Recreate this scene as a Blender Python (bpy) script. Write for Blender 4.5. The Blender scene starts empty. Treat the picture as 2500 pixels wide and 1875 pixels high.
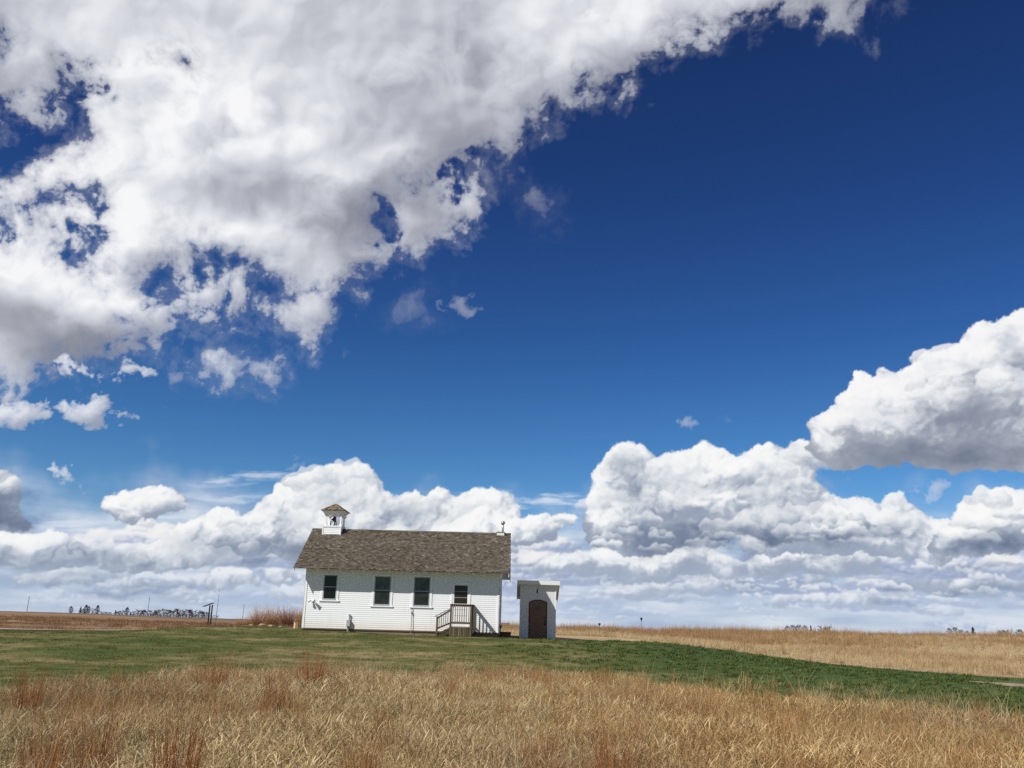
import bpy, bmesh, math, random
import numpy as np
from mathutils import Vector, Matrix, noise as mnoise
R = math.radians
scene = bpy.context.scene
col = scene.collection
rng = np.random.default_rng(7)
random.seed(7)

# ---------------------------------------------------------------- camera
EYE = 1.6; PITCH = 0.2667; ROLL = 0.0263; FPX = 2121.0; CX, CY = 1250.0, 937.5
def ray(u, v):
    """world direction through photo pixel (u, v)"""
    xr, yr = u - CX, CY - v
    x = xr * math.cos(ROLL) - yr * math.sin(ROLL)
    y = xr * math.sin(ROLL) + yr * math.cos(ROLL)
    d = Vector((x, FPX * math.cos(PITCH) - y * math.sin(PITCH), FPX * math.sin(PITCH) + y * math.cos(PITCH)))
    return d.normalized()
def at(u, v, Y):
    d = ray(u, v); t = Y / d.y
    return Vector((d.x * t, Y, EYE + d.z * t))
cam_d = bpy.data.cameras.new('camera'); cam = bpy.data.objects.new('camera', cam_d); col.objects.link(cam)
cam.location = (0, 0, EYE)
f0 = Vector((0, math.cos(PITCH), math.sin(PITCH)))
u0 = Vector((0, -math.sin(PITCH), math.cos(PITCH))); r0 = Vector((1, 0, 0))
# ray(): image x axis (xr) = r0*cos + u0*sin ; image y axis = -r0*sin + u0*cos
rx = r0 * math.cos(ROLL) + u0 * math.sin(ROLL); ry = -r0 * math.sin(ROLL) + u0 * math.cos(ROLL)
M = Matrix((rx, ry, -f0)).transposed()
cam.rotation_euler = M.to_euler()
cam_d.sensor_fit = 'HORIZONTAL'; cam_d.sensor_width = 36.0; cam_d.lens = 36.0 * FPX / 2500.0
cam_d.clip_start = 0.1; cam_d.clip_end = 20000
scene.camera = cam
scene.view_settings.view_transform = 'Standard'; scene.view_settings.look = 'None'
scene.view_settings.exposure = 0; scene.view_settings.gamma = 1
scene.cycles.use_denoising = False; scene.cycles.adaptive_threshold = 0.006; scene.cycles.max_bounces = 6; scene.cycles.sample_clamp_indirect = 4.0; scene.cycles.denoiser = 'OPENIMAGEDENOISE'; scene.cycles.denoising_input_passes = 'RGB_ALBEDO_NORMAL'; scene.cycles.denoising_prefilter = 'ACCURATE'
SUN = Vector((-0.88, -0.74, 1.0)).normalized()          # towards the sun
SUN_EL = math.asin(SUN.z); SUN_AZ = math.atan2(SUN.x, SUN.y)

# ---------------------------------------------------------------- node helpers
class S:
    """a shader value; arithmetic on it adds Math nodes"""
    def __init__(s, tree, sock): s.t = tree; s.k = sock
    def _m(s, op, *a):
        n = s.t.nodes.new('ShaderNodeMath'); n.operation = op
        for i, x in enumerate((s,) + a):
            if isinstance(x, S): s.t.links.new(x.k, n.inputs[i])
            else: n.inputs[i].default_value = x
        return S(s.t, n.outputs[0])
    def __add__(s, o): return s._m('ADD', o)
    __radd__ = __add__
    def __mul__(s, o): return s._m('MULTIPLY', o)
    __rmul__ = __mul__
    def __sub__(s, o): return s._m('SUBTRACT', o)
    def __rsub__(s, o): return (s * -1.0) + o
    def __truediv__(s, o): return s._m('DIVIDE', o)
    def __neg__(s): return s * -1.0
    def min(s, o): return s._m('MINIMUM', o)
    def max(s, o): return s._m('MAXIMUM', o)
    def smin(s, o, d): return s._m('SMOOTH_MIN', o, d)
    def smax(s, o, d): return s._m('SMOOTH_MAX', o, d)
    def pow(s, o): return s._m('POWER', o)
    def abs(s): return s._m('ABSOLUTE')
    def step(s, a, b, smooth=True, lo=0.0, hi=1.0):
        n = s.t.nodes.new('ShaderNodeMapRange'); n.clamp = True
        n.interpolation_type = 'SMOOTHSTEP' if smooth else 'LINEAR'
        s.t.links.new(s.k, n.inputs[0])
        for i, x in ((1, a), (2, b), (3, lo), (4, hi)):
            if isinstance(x, S): s.t.links.new(x.k, n.inputs[i])
            else: n.inputs[i].default_value = x
        return S(s.t, n.outputs[0])
    def curve(s, pts):
        """piecewise function of s through pts"""
        xs = [p[0] for p in pts]; ys = [p[1] for p in pts]
        x0, x1, y0, y1 = min(xs), max(xs), min(ys), max(ys)
        if y1 - y0 < 1e-6: y1 = y0 + 1
        n = s.t.nodes.new('ShaderNodeFloatCurve'); c = n.mapping.curves[0]
        q = sorted(((p[0] - x0) / (x1 - x0), (p[1] - y0) / (y1 - y0)) for p in pts)
        while len(c.points) < len(q): c.points.new(0.5, 0.5)
        for a, b in zip(c.points, q): a.location = b; a.handle_type = 'AUTO_CLAMPED'
        n.mapping.extend = 'HORIZONTAL'; n.mapping.update()
        v = s.step(x0, x1, False); s.t.links.new(v.k, n.inputs['Value'])
        return S(s.t, n.outputs[0]) * (y1 - y0) + y0
def vec(t, x, y, z=0.0):
    n = t.nodes.new('ShaderNodeCombineXYZ')
    for i, a in enumerate((x, y, z)):
        if isinstance(a, S): t.links.new(a.k, n.inputs[i])
        else: n.inputs[i].default_value = a
    return S(t, n.outputs[0])
def sep(v):
    n = v.t.nodes.new('ShaderNodeSeparateXYZ'); v.t.links.new(v.k, n.inputs[0])
    return [S(v.t, o) for o in n.outputs]
def tnoise(v, scale=1.0, detail=5.0, rough=0.55, lac=2.0, dist=0.0, dim='3D', typ='FBM', color=False):
    n = v.t.nodes.new('ShaderNodeTexNoise'); n.noise_dimensions = dim; n.noise_type = typ; n.normalize = True
    v.t.links.new(v.k, n.inputs['Vector']); n.inputs['Scale'].default_value = scale
    n.inputs['Detail'].default_value = detail; n.inputs['Roughness'].default_value = rough
    n.inputs['Lacunarity'].default_value = lac; n.inputs['Distortion'].default_value = dist
    return S(v.t, n.outputs['Color' if color else 'Fac'])
def tvor(v, scale=1.0, detail=3.0, rough=0.5, lac=2.0, feat='F1', dim='3D', smooth=0.3, rand=1.0):
    n = v.t.nodes.new('ShaderNodeTexVoronoi'); n.voronoi_dimensions = dim; n.feature = feat; n.normalize = True
    v.t.links.new(v.k, n.inputs['Vector']); n.inputs['Scale'].default_value = scale
    n.inputs['Detail'].default_value = detail; n.inputs['Roughness'].default_value = rough
    n.inputs['Lacunarity'].default_value = lac; n.inputs['Randomness'].default_value = rand
    if feat == 'SMOOTH_F1': n.inputs['Smoothness'].default_value = smooth
    return S(v.t, n.outputs['Distance'])
def mixc(f, a, b, mode='MIX'):
    t = f.t if isinstance(f, S) else (a.t if isinstance(a, S) else b.t)
    n = t.nodes.new('ShaderNodeMix'); n.data_type = 'RGBA'; n.blend_type = mode
    for i, x in ((0, f), (6, a), (7, b)):
        if isinstance(x, S): t.links.new(x.k, n.inputs[i])
        elif i == 0: n.inputs[0].default_value = x
        else: n.inputs[i].default_value = (*x[:3], 1)
    return S(t, n.outputs[2])
def ramp(f, stops, interp='LINEAR'):
    n = f.t.nodes.new('ShaderNodeValToRGB'); n.color_ramp.interpolation = interp
    e = n.color_ramp.elements
    while len(e) < len(stops): e.new(0.5)
    for el_, (p, c) in zip(e, stops): el_.position = p; el_.color = (*c[:3], 1)
    f.t.links.new(f.k, n.inputs[0])
    return S(f.t, n.outputs[0])

# ---------------------------------------------------------------- sky and sun
def azel(u, v):
    d = ray(u, v)
    return math.degrees(math.atan2(d.x, d.y)), math.degrees(math.asin(d.z))
world = bpy.data.worlds.new('World'); scene.world = world; world.use_nodes = True
T = world.node_tree; T.nodes.clear()
sky = T.nodes.new('ShaderNodeTexSky'); sky.sky_type = 'NISHITA'; sky.sun_disc = False
sky.sun_elevation = SUN_EL; sky.sun_rotation = SUN_AZ; sky.air_density = 1.0; sky.dust_density = 0.3; sky.ozone_density = 3.0; sky.altitude = 800
tc = T.nodes.new('ShaderNodeTexCoord')
X, Y, Z = sep(S(T, tc.outputs['Generated']))
el = Z._m('ARCSINE') * 57.29578
deep = ramp(el.step(0, 60, False), [(0.00, (0.60, 0.72, 0.80)), (0.09, (0.40, 0.66, 0.86)), (0.18, (0.27, 0.54, 0.79)), (0.30, (0.18, 0.39, 0.68)),
            (0.45, (0.14, 0.28, 0.56)), (0.62, (0.12, 0.225, 0.46)), (0.85, (0.13, 0.22, 0.44)), (1.0, (0.13, 0.22, 0.42))])
skyc = mixc(1.0, S(T, sky.outputs[0]), deep, 'MULTIPLY')
# broken cloud added unseen behind the viewer, warm white to neutralise the blue skylight
cb = (tnoise(vec(T, X, Y, Z), 2.2, 6.0, 0.6, dist=0.4).step(0.46, 0.56)) * (Y * -1.0).step(-0.15, 0.25) * Z.step(0.02, 0.12)
skyc = mixc(cb * 0.75, skyc, (2.7, 2.5, 2.2))
bg = T.nodes.new('ShaderNodeBackground'); bg.inputs['Strength'].default_value = 0.11
T.links.new(skyc.k, bg.inputs['Color'])
world.cycles.sampling_method = 'NONE'
wo = T.nodes.new('ShaderNodeOutputWorld'); T.links.new(bg.outputs[0], wo.inputs['Surface'])

sl = bpy.data.lights.new('sun', 'SUN'); so = bpy.data.objects.new('sun', sl); col.objects.link(so)
sl.energy = 5.0; sl.angle = R(0.53); sl.color = (1.0, 0.965, 0.915)
so.rotation_euler = SUN.to_track_quat('Z', 'Y').to_euler(); so.location = (-20, -10, 40)

# ---------------------------------------------------------------- clouds: a far shell of sky, densities computed over azimuth and elevation
K = 2500 / 2212.0
crng = np.random.default_rng(21)
PERM = crng.permutation(256); PERM = np.concatenate([PERM, PERM, PERM]); GA = crng.uniform(0, 2 * np.pi, 256)
GX, GY = np.cos(GA).astype(np.float32), np.sin(GA).astype(np.float32); RV = crng.random((2, 256)).astype(np.float32)
def perlin(x, y):
    xi = np.floor(x).astype(np.int32); yi = np.floor(y).astype(np.int32)
    xf = (x - xi).astype(np.float32); yf = (y - yi).astype(np.float32)
    xi &= 255; yi &= 255
    u = xf * xf * xf * (xf * (xf * 6 - 15) + 10); v = yf * yf * yf * (yf * (yf * 6 - 15) + 10)
    a = PERM[xi]; b = PERM[xi + 1]
    def g(h, dx, dy): return GX[h] * dx + GY[h] * dy
    n00 = g(PERM[a + yi], xf, yf); n10 = g(PERM[b + yi], xf - 1, yf)
    n01 = g(PERM[a + yi + 1], xf, yf - 1); n11 = g(PERM[b + yi + 1], xf - 1, yf - 1)
    nx0 = n00 + u * (n10 - n00); nx1 = n01 + u * (n11 - n01)
    return nx0 + v * (nx1 - nx0)
def fbm(x, y, oct=5, gain=0.5, seed=0.0, turb=False):
    s = 0; amp = 1.0; f = 1.0
    for i in range(oct):
        n = perlin(x * f + seed * 17.3 + i * 31.7, y * f - seed * 9.1 + i * 11.3)
        s = s + amp * (np.abs(n) * 2 - 0.45 if turb else n); amp *= gain; f *= 2.03
    return s
def worley(x, y, seed=0):
    xi = np.floor(x).astype(np.int32); yi = np.floor(y).astype(np.int32); best = np.full(x.shape, 9.0, np.float32)
    for dx in (-1, 0, 1):
        for dy in (-1, 0, 1):
            h = PERM[(PERM[(xi + dx + seed) & 255] + yi + dy) & 255]
            d = (xi + dx + RV[0][h] - x) ** 2 + (yi + dy + RV[1][h] - y) ** 2
            best = np.minimum(best, d)
    return best                                          # squared distance
def sstep(a, b, x):
    t = np.clip((x - a) / (b - a), 0, 1); return t * t * (3 - 2 * t)
STEP = 0.056
# the shell is laid out on a stereographic map of the sky centred due north, 18 degrees up (angles keep their shape on it)
C0 = R(18.0)
def to_map(dx, dy, dz):
    u_ = dz * math.cos(C0) - dy * math.sin(C0); f_ = dy * math.cos(C0) + dz * math.sin(C0)
    k_ = 2 * 57.29578 / (1 + f_); return dx * k_, u_ * k_
def from_map(mx, my):
    a, b = mx / 57.29578, my / 57.29578; r2 = (a * a + b * b) / 4; f_ = (1 - r2) / (1 + r2); k_ = (1 + f_) / 2
    x_, u_ = a * k_, b * k_; return x_, f_ * math.cos(C0) - u_ * math.sin(C0), f_ * math.sin(C0) + u_ * math.cos(C0)
azs = np.concatenate([np.arange(-100, -36, 0.4), np.arange(-36, 36, STEP), np.arange(36, 100.1, 0.4)]).astype(np.float32)
els = np.concatenate([np.arange(-21.5, 27, STEP), np.arange(27, 60.1, 0.4)]).astype(np.float32)
AZ, EL = np.meshgrid(azs, els); NR, NC = AZ.shape     # map coordinates in degrees
dX, dY, dZ = from_map(AZ, EL); TE = np.degrees(np.arcsin(np.clip(dZ, -1, 1))).astype(np.float32); TA = np.degrees(np.arctan2(dX, dY)).astype(np.float32)
def azel(u, v):
    d = ray(u, v); return to_map(d.x, d.y, d.z)
def ae_map(a, e):
    a, e = R(a), R(e); return to_map(math.sin(a) * math.cos(e), math.cos(a) * math.cos(e), math.sin(e))
RGB = np.zeros((NR, NC, 3), np.float32); AL = np.zeros((NR, NC), np.float32)
print('cloud grid', AZ.shape)
def AE(pts): return np.array([azel(p[0] * K, p[1] * K) for p in pts])
W1 = fbm(AZ * 0.22, EL * 0.22, 4, 0.5, 1); W2 = fbm(AZ * 0.22, EL * 0.22, 4, 0.5, 2)
F1 = fbm(AZ * 0.9, EL * 0.9, 4, 0.6, 3); F2 = fbm(AZ * 0.9, EL * 0.9, 4, 0.6, 4)
AW = AZ + W1 * 1.1 + F1 * 0.22; EW = EL + W2 * 0.9 + F2 * 0.20
def over(a, c, sl_=np.s_[:, :]):
    """composite colour c with coverage a over what is there, inside the window sl_"""
    a3 = a[..., None]
    RGB[sl_] = c * a3 + RGB[sl_] * (1 - a3)              # premultiplied
    AL[sl_] = a + AL[sl_] * (1 - a)
def pal(s, stops):
    s = np.clip(s, 0, 1); xs = [p[0] for p in stops]
    return np.stack([np.interp(s, xs, [p[1][k] for p in stops]) for k in range(3)], -1).astype(np.float32)
def window(x0, x1, y0, y1):
    a = int(np.searchsorted(azs, x0)); b = int(np.searchsorted(azs, x1)) + 1
    c = int(np.searchsorted(els, y0)); d = int(np.searchsorted(els, y1)) + 1
    return np.s_[max(c, 0):min(d, NR), max(a, 0):min(b, NC)]
def sdf(pts, x, y):
    """signed distance to a closed outline, positive inside"""
    d2 = np.full(x.shape, 1e9, np.float32); ins = np.zeros(x.shape, bool)
    n = len(pts)
    for i in range(n):
        (ax, ay), (bx, by) = pts[i], pts[(i + 1) % n]
        ex, ey = bx - ax, by - ay; L2 = ex * ex + ey * ey + 1e-9
        t = np.clip(((x - ax) * ex + (y - ay) * ey) / L2, 0, 1)
        d2 = np.minimum(d2, (x - ax - t * ex) ** 2 + (y - ay - t * ey) ** 2)
        c = ((ay > y) != (by > y)); ins ^= c & (x < ex * (y - ay) / (ey if abs(ey) > 1e-9 else 1e-9) + ax)
    return np.where(ins, 1, -1) * np.sqrt(d2)
LX, LY, LZ = -0.52, 0.66, 0.54                            # light on the clouds: left, up, towards us
def soft(s, lo=0.05, hi=0.97):
    """ease brightness into its end values instead of cutting it off"""
    m = (lo + hi) / 2; h = (hi - lo) / 2; return m + h * np.tanh((s - m) / h * 0.92)
def grad(h, sl_):
    gx = np.gradient(h, axis=1) / np.gradient(AZ[sl_], axis=1); gy = np.gradient(h, axis=0) / np.gradient(EL[sl_], axis=0)
    return gx, gy
def box(a, r):
    """cheap blur: r cells each way, twice"""
    for _ in range(2):
        for ax in (0, 1):
            p = [(0, 0), (0, 0)]; p[ax] = (r + 1, r)
            c = np.cumsum(np.pad(a, p, mode='edge'), axis=ax, dtype=np.float64)
            n = a.shape[ax]
            a = ((np.take(c, np.arange(2 * r + 1, 2 * r + 1 + n), axis=ax) - np.take(c, np.arange(0, n), axis=ax)) / (2 * r + 1)).astype(np.float32)
    return a
PALC = [(0.0, (0.27, 0.325, 0.44)), (0.22, (0.37, 0.42, 0.515)), (0.5, (0.58, 0.625, 0.69)), (0.78, (0.86, 0.88, 0.895)), (1.0, (0.985, 0.98, 0.96))]
def cumulus(outline, n, rmin, rmax, dark=0.35, seed=0, edge=0.10, haze=0.0, warp=1.0, palette=PALC, depth=0.35, ao=1.0, grey=(), shift=0.0):
    """heaped cloud: many overlapping lumps inside an outline, lit from the upper left, darker towards its base"""
    r_ = np.random.default_rng(seed + 100)
    pts = AE(outline); x0, y0 = pts.min(0) - 1.6; x1, y1 = pts.max(0) + 1.6
    w = window(max(x0, -99), min(x1, 99), y0, y1)
    x = AW[w] * warp + AZ[w] * (1 - warp); y = EW[w] * warp + EL[w] * (1 - warp)
    sub = np.s_[::4, ::4]; gx_, gy_ = AZ[w], EL[w]
    H = np.full(x.shape, -3.0, np.float32)
    cand = np.stack([r_.uniform(x0, x1, n * 6), r_.uniform(y0, y1, n * 6)], 1).astype(np.float32)
    sd = sdf(pts, cand[:, 0], cand[:, 1]); keep = sd > rmin * 0.25
    cand, sd = cand[keep][:n], sd[keep][:n]
    xa, ya = gx_[0], gy_[:, 0]
    rr = np.minimum(rmin + (rmax - rmin) * r_.random(len(sd)) ** 2.2, sd * 0.95 + rmin * 0.7)
    for (cx, cy), s_, r in zip(cand, sd, rr):
        z = depth * min(s_, 3.0) + r_.normal(0, 0.22) * r
        a = max(int(np.searchsorted(xa, cx - r * 1.5 - 1.0)), 0); b = int(np.searchsorted(xa, cx + r * 1.5 + 1.0))
        c = max(int(np.searchsorted(ya, cy - r * 1.5 - 1.0)), 0); d = int(np.searchsorted(ya, cy + r * 1.5 + 1.0))
        if b <= a or d <= c: continue
        q = r * r - (x[c:d, a:b] - cx) ** 2 - (y[c:d, a:b] - cy) ** 2
        h = np.where(q > 0, z + np.sqrt(np.maximum(q, 0)) * 0.9, -3.0)
        H[c:d, a:b] = np.maximum(H[c:d, a:b], h)
    solid = H > -2.9
    # finer lumps carved into the big ones
    wl = (1 - worley(x * 1.15, y * 1.15, seed)) * 0.42 + (1 - worley(x * 2.5, y * 2.5, seed + 3)) * 0.20 + (1 - worley(x * 5.2, y * 5.2, seed + 7)) * 0.07
    Hs = np.where(solid, H, 0) + wl + fbm(x * 1.4, y * 1.4, 4, 0.5, seed + 4) * 0.12
    Hs = box(Hs, 1)
    gx, gy = grad(Hs, w); nl = 1 / np.sqrt(gx * gx + gy * gy + 1.0)
    lam = (-gx * LX - gy * LY + LZ) * nl
    wide = box(Hs, 14); occ = np.clip((Hs - wide) * 0.9, -0.5, 0.4) * ao
    gxb, gyb = grad(box(np.where(solid, H, 0), 9), w); lamb = (-gxb * LX - gyb * LY + LZ) / np.sqrt(gxb ** 2 + gyb ** 2 + 1)
    # height above the local base
    m = solid
    ymax = np.where(m, EL[w], -99).max(0); ymin = np.where(m, EL[w], 999).min(0)
    k = np.hanning(63); k /= k.sum()
    ymax = np.convolve(np.pad(np.where(ymax < -90, y1, ymax), 31, mode='edge'), k, 'valid'); ymin = np.convolve(np.pad(np.where(ymin > 900, (y0 + y1) / 2, ymin), 31, mode='edge'), k, 'valid')
    rel = np.clip((EL[w] - ymin) / np.maximum(ymax - ymin, 0.6), -.1, 1)
    low = fbm(x * 0.35, y * 0.55, 5, 0.55, seed + 5)
    l2 = fbm(x * 0.9, y * 1.2, 5, 0.55, seed + 12)
    s = 0.40 + 0.25 * lam + 0.30 * lamb + np.clip(occ, -.3, .2) * 0.42 + (sstep(-0.35, dark + .15, rel + low * 0.45) - 1) * 0.62 + low * 0.38 + l2 * 0.20 + 0.06 * rel
    for g in grey:
        a_, b_ = azel(g[0] * K, g[1] * K); q = 1 - np.sqrt(((x - a_) / g[2]) ** 2 + ((y - b_) / g[3]) ** 2)
        s = s - sstep(-0.2, 0.8, q + low * 0.5) * g[4]
    tex = fbm(x * 2.2, y * 2.4, 6, 0.62, seed + 21); tex2 = fbm(x * 0.75, y * 0.95, 5, 0.6, seed + 22, turb=True)
    s = soft((s - 0.5) * 1.2 + 0.50 + shift + tex * 0.16 + tex2 * 0.12)
    # edge: soft and frayed
    cov = box(solid.astype(np.float32), 2); cov = np.where(cov > .03, cov + sstep(0.02, 0.35, wl) * 0.25 - 0.22, -1.0); fr = fbm(AZ[w] * 2.1, EL[w] * 2.1, 6, 0.66, seed + 9)
    a = sstep(0.5 - edge * 2.4, 0.5 + edge * 2.4, cov + fr * 0.42)
    c = pal(s, palette)
    c = c * (1 - haze) + np.array((0.52, 0.62, 0.80), np.float32) * haze
    over(a, c, w)
def puffs(outline, n, wmin, wmax, seed=0, bright=0.0, haze=0.0, aspect=0.62, palette=PALC, fade=0.55, opac=0.95, edge=0.3, small=None):
    """separate heaps piled in front of one another inside an outline, the lower ones in front, each fading out at its foot"""
    r_ = np.random.default_rng(seed + 900); pts = AE(outline); x0, y0 = pts.min(0); x1, y1 = pts.max(0)
    cand = np.stack([r_.uniform(x0, x1, n * 8), r_.uniform(y0, y1, n * 8)], 1).astype(np.float32); sd = sdf(pts, cand[:, 0], cand[:, 1])
    ok = sd > 0.12; cand, sd = cand[ok][:n], sd[ok][:n]; o = np.argsort(-cand[:, 1])
    for (cx, cy), s_ in zip(cand[o], sd[o]):
        hf = (cy - y0) / max(y1 - y0, .1)
        wd = min(r_.uniform(wmin, wmax) * (0.55 + 0.45 * hf if small is None else small + (1 - small) * hf), s_ * 1.4 + wmin); ht = wd * aspect * r_.uniform(.8, 1.25)
        w = window(cx - wd - .7, cx + wd + .7, cy - ht * .8 - .4, cy + ht + .7)
        x = AZ[w] + F1[w] * 0.26 + W1[w] * .3; y = EL[w] + F2[w] * 0.22
        if min(x.shape) < 6: continue
        ox = W1[w].mean() * .3
        H = np.full(x.shape, -3.0, np.float32)
        for _ in range(int(10 + 9 * wd)):
            t = r_.uniform(-1, 1); r = r_.uniform(.14, .40) * wd * (1.15 - .5 * abs(t)) * aspect * 1.3; tp = ht * math.sqrt(max(0, 1 - t * t)) * r_.uniform(.05, 1.0)
            q = r * r - (x - ox - cx - t * wd * .85) ** 2 - (y - cy - max(tp - r * .7, -r * .2)) ** 2
            H = np.maximum(H, np.where(q > 0, np.sqrt(np.maximum(q, 0)) + r_.uniform(-.35, .35) * r, -3))
        solid = H > -2.9
        Hs = np.where(solid, H, 0) + (1 - worley(x * 2.2, y * 2.2, seed)) * .12 + fbm(x * 2.5, y * 2.5, 4, .6, seed) * .10
        Hs = box(Hs, 2); gx, gy = grad(Hs, w); lam = (-gx * LX - gy * LY + LZ) / np.sqrt(gx * gx + gy * gy + 1)
        rel = (EL[w] - cy) / ht
        s = soft(fbm(AZ[w] * 2.4, EL[w] * 2.6, 5, .62, seed + 2) * .15 + 0.42 + 0.34 * lam + 0.46 * (sstep(-.35, .8, rel + F2[w] * .25) - .5) + bright + r_.normal(0, .08) + W2[w] * .25)
        a = box(solid.astype(np.float32), 1); a = sstep(.5 - edge, .5 + edge, a + F1[w] * .10) * sstep(-fade, fade * .35, rel + F1[w] * .3) * opac
        c = pal(s, palette); c = c * (1 - haze) + np.array((0.52, 0.62, 0.80), np.float32) * haze
        over(a, c, w)
def gloom(cx, cy, rx_, ry_, k, seed=0, rot=0.0):
    """shade lying over the heaps already there"""
    a_, b_ = azel(cx * K, cy * K); w = window(a_ - rx_ * 1.7, a_ + rx_ * 1.7, b_ - ry_ * 1.9, b_ + ry_ * 1.9); c_, s_ = math.cos(R(rot)), math.sin(R(rot))
    dx, dy = AW[w] - a_, EW[w] - b_; q = 1 - np.sqrt(((dx * c_ + dy * s_) / rx_) ** 2 + ((dy * c_ - dx * s_) / ry_) ** 2)
    n = fbm(AZ[w] * .55, EL[w] * .8, 6, .58, seed + 40); m = (sstep(-.35, .75, q + n * .75) * min(k * 1.3, .8))[..., None]
    RGB[w] = RGB[w] * (1 - m) + RGB[w] * np.array((.42, .48, .585), np.float32) * m
# -- thin haze near the horizon, all round
hz = sstep(9.0, 3.0, TE + W1 * 3)
st = fbm(TA * 0.13, TE * 0.7, 6, 0.55, 11)
over(hz * 0.9, pal(0.5 + st * 1.0, [(0, (0.36, 0.45, 0.64)), (0.5, (0.52, 0.60, 0.75)), (1, (0.78, 0.81, 0.87))]))
# -- thin streaks of ice cloud
for pts, k in [([(380, 1075), (560, 1068), (600, 1078), (440, 1090)], .8), ([(400, 1050), (500, 1030), (640, 1018), (640, 1030), (480, 1048)], .9), ([(70, 1135), (240, 1108), (400, 1120), (250, 1140), (90, 1150)], .8),
               ([(1130, 1075), (1270, 1072), (1270, 1092), (1140, 1088)], .9), ([(940, 1060), (1260, 1085), (1260, 1100), (1000, 1085)], .6)]:
    p = AE(pts); w = window(p[:, 0].min() - 2, p[:, 0].max() + 2, p[:, 1].min() - 1.5, p[:, 1].max() + 1.5)
    d = sdf(p, AZ[w] + W1[w] * .8, EL[w] + W2[w] * .3); n = fbm(AZ[w] * 0.35, EL[w] * 2.0, 5, 0.6, 6)
    over(sstep(-0.25, 0.45, d + n * 0.5) * 0.62 * k, pal(0.5 + n, [(0, (0.55, 0.66, 0.84)), (1, (0.80, 0.85, 0.92))]), w)
# -- fields of flat-bottomed cumulus: farthest (lowest) first
def field(elev, spread, count, width, height, haze, seed, lo=-100, hi=100, bright=0.0):
    r_ = np.random.default_rng(seed)
    order = sorted(((elev + r_.normal(0, spread), r_.uniform(lo, hi)) for _ in range(count)))
    for base, ca in order:
        m_x, m_y = ae_map(ca, base)
        wd = width * r_.uniform(0.5, 1.6); ht = height * r_.uniform(0.6, 1.3)
        w = window(m_x - wd - 1.2, m_x + wd + 1.2, m_y - 1.0, m_y + ht + 1.3)
        x = TA[w] + F1[w] * 0.30 + W1[w] * .5; y = TE[w] + F2[w] * 0.16
        if min(x.shape) < 6: continue
        H = np.full(x.shape, -3.0, np.float32)
        for _ in range(int(9 + wd * 6)):
            t = r_.uniform(-1, 1); top = ht * (1 - t * t) * r_.uniform(0.15, 1.0)
            r = r_.uniform(0.25, 0.6) * ht * (1.2 - 0.6 * abs(t)); cx = ca + t * wd; cy = base + max(top - r * .6, 0.1 * ht)
            q = r * r - ((x - cx) / 1.25) ** 2 - (y - cy) ** 2
            H = np.maximum(H, np.where(q > 0, np.sqrt(np.maximum(q, 0)) + r_.uniform(-.2, .2) * r, -3))
        fl = base + W1[w] * 0.18
        solid = (H > -2.9)
        Hs = box(np.where(solid, H, 0) + 0.12 * (1 - np.sqrt(worley(x * 3.2, y * 4.2, seed))), 1)
        gx, gy = grad(Hs, w); lam = (-gx * LX - gy * LY + LZ) / np.sqrt(gx * gx + gy * gy + 1)
        rel = (TE[w] - fl) / ht
        low = st[w]
        s = soft(-0.22 + 0.62 * lam + 0.78 * sstep(0.05, 1.0, rel + low * .35 + F1[w] * .12) + low * 0.40 + bright + r_.normal(0, .12))
        a = box(solid.astype(np.float32), 1) * sstep(-0.10, 0.10, (TE[w] - fl) + F1[w] * 0.10)
        c = pal(s, [(0.0, (0.26, 0.33, 0.52)), (0.3, (0.40, 0.46, 0.62)), (0.6, (0.68, 0.71, 0.79)), (0.85, (0.89, 0.88, 0.87)), (1, (0.97, 0.95, 0.92))])
        c = c * (1 - haze) + np.array((0.50, 0.61, 0.79), np.float32) * haze
        over(np.clip(a, 0, 1) * 0.93, c, w)
def mound(x0, x1, yt, yb, bright=0.0, haze=0.1, seed=0, k=1.0):
    """one flat-based heap given by its extent in the photograph's sky"""
    r_ = np.random.default_rng(seed + 500); n = 9
    top = [(x0 + (x1 - x0) * i / n, yb - (yb - yt) * (math.sin(math.pi * (i + .35) / (n + .7)) ** .6) * r_.uniform(.72, 1.0)) for i in range(n + 1)]
    o = [(x0, yb)] + top + [(x1, yb)]
    hgt = (yb - yt) * K / 37.0; wid = (x1 - x0) * K / 37.0
    cumulus(o, int(30 + 26 * wid * hgt / max(hgt, .8)), 0.10 + .05 * hgt, 0.22 + 0.36 * hgt, 0.75, seed, edge=0.16, haze=haze, warp=.9, depth=.5, shift=bright)
field(0.6, 0.15, 60, 1.8, 0.55, 0.55, 1)
field(1.3, 0.25, 62, 1.9, 0.85, 0.28, 2)
for m in [(1420, 1560, 1278, 1300, -.12, .5), (1240, 1340, 1285, 1305, -.05, .5), (345, 445, 1262, 1292, .0, .35), (60, 150, 1275, 1300, -.05, .45), (200, 320, 1268, 1292, -.05, .4), (1640, 1816, 1262, 1298, .02, .2), (1786, 1926, 1268, 1314, -.02, .25), (1980, 2080, 1290, 1318, .0, .35), (590, 650, 1265, 1300, .0, .35)]:
    mound(*m, seed=int(m[0]))
field(2.2, 0.35, 60, 2.1, 1.2, 0.12, 3)
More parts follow.
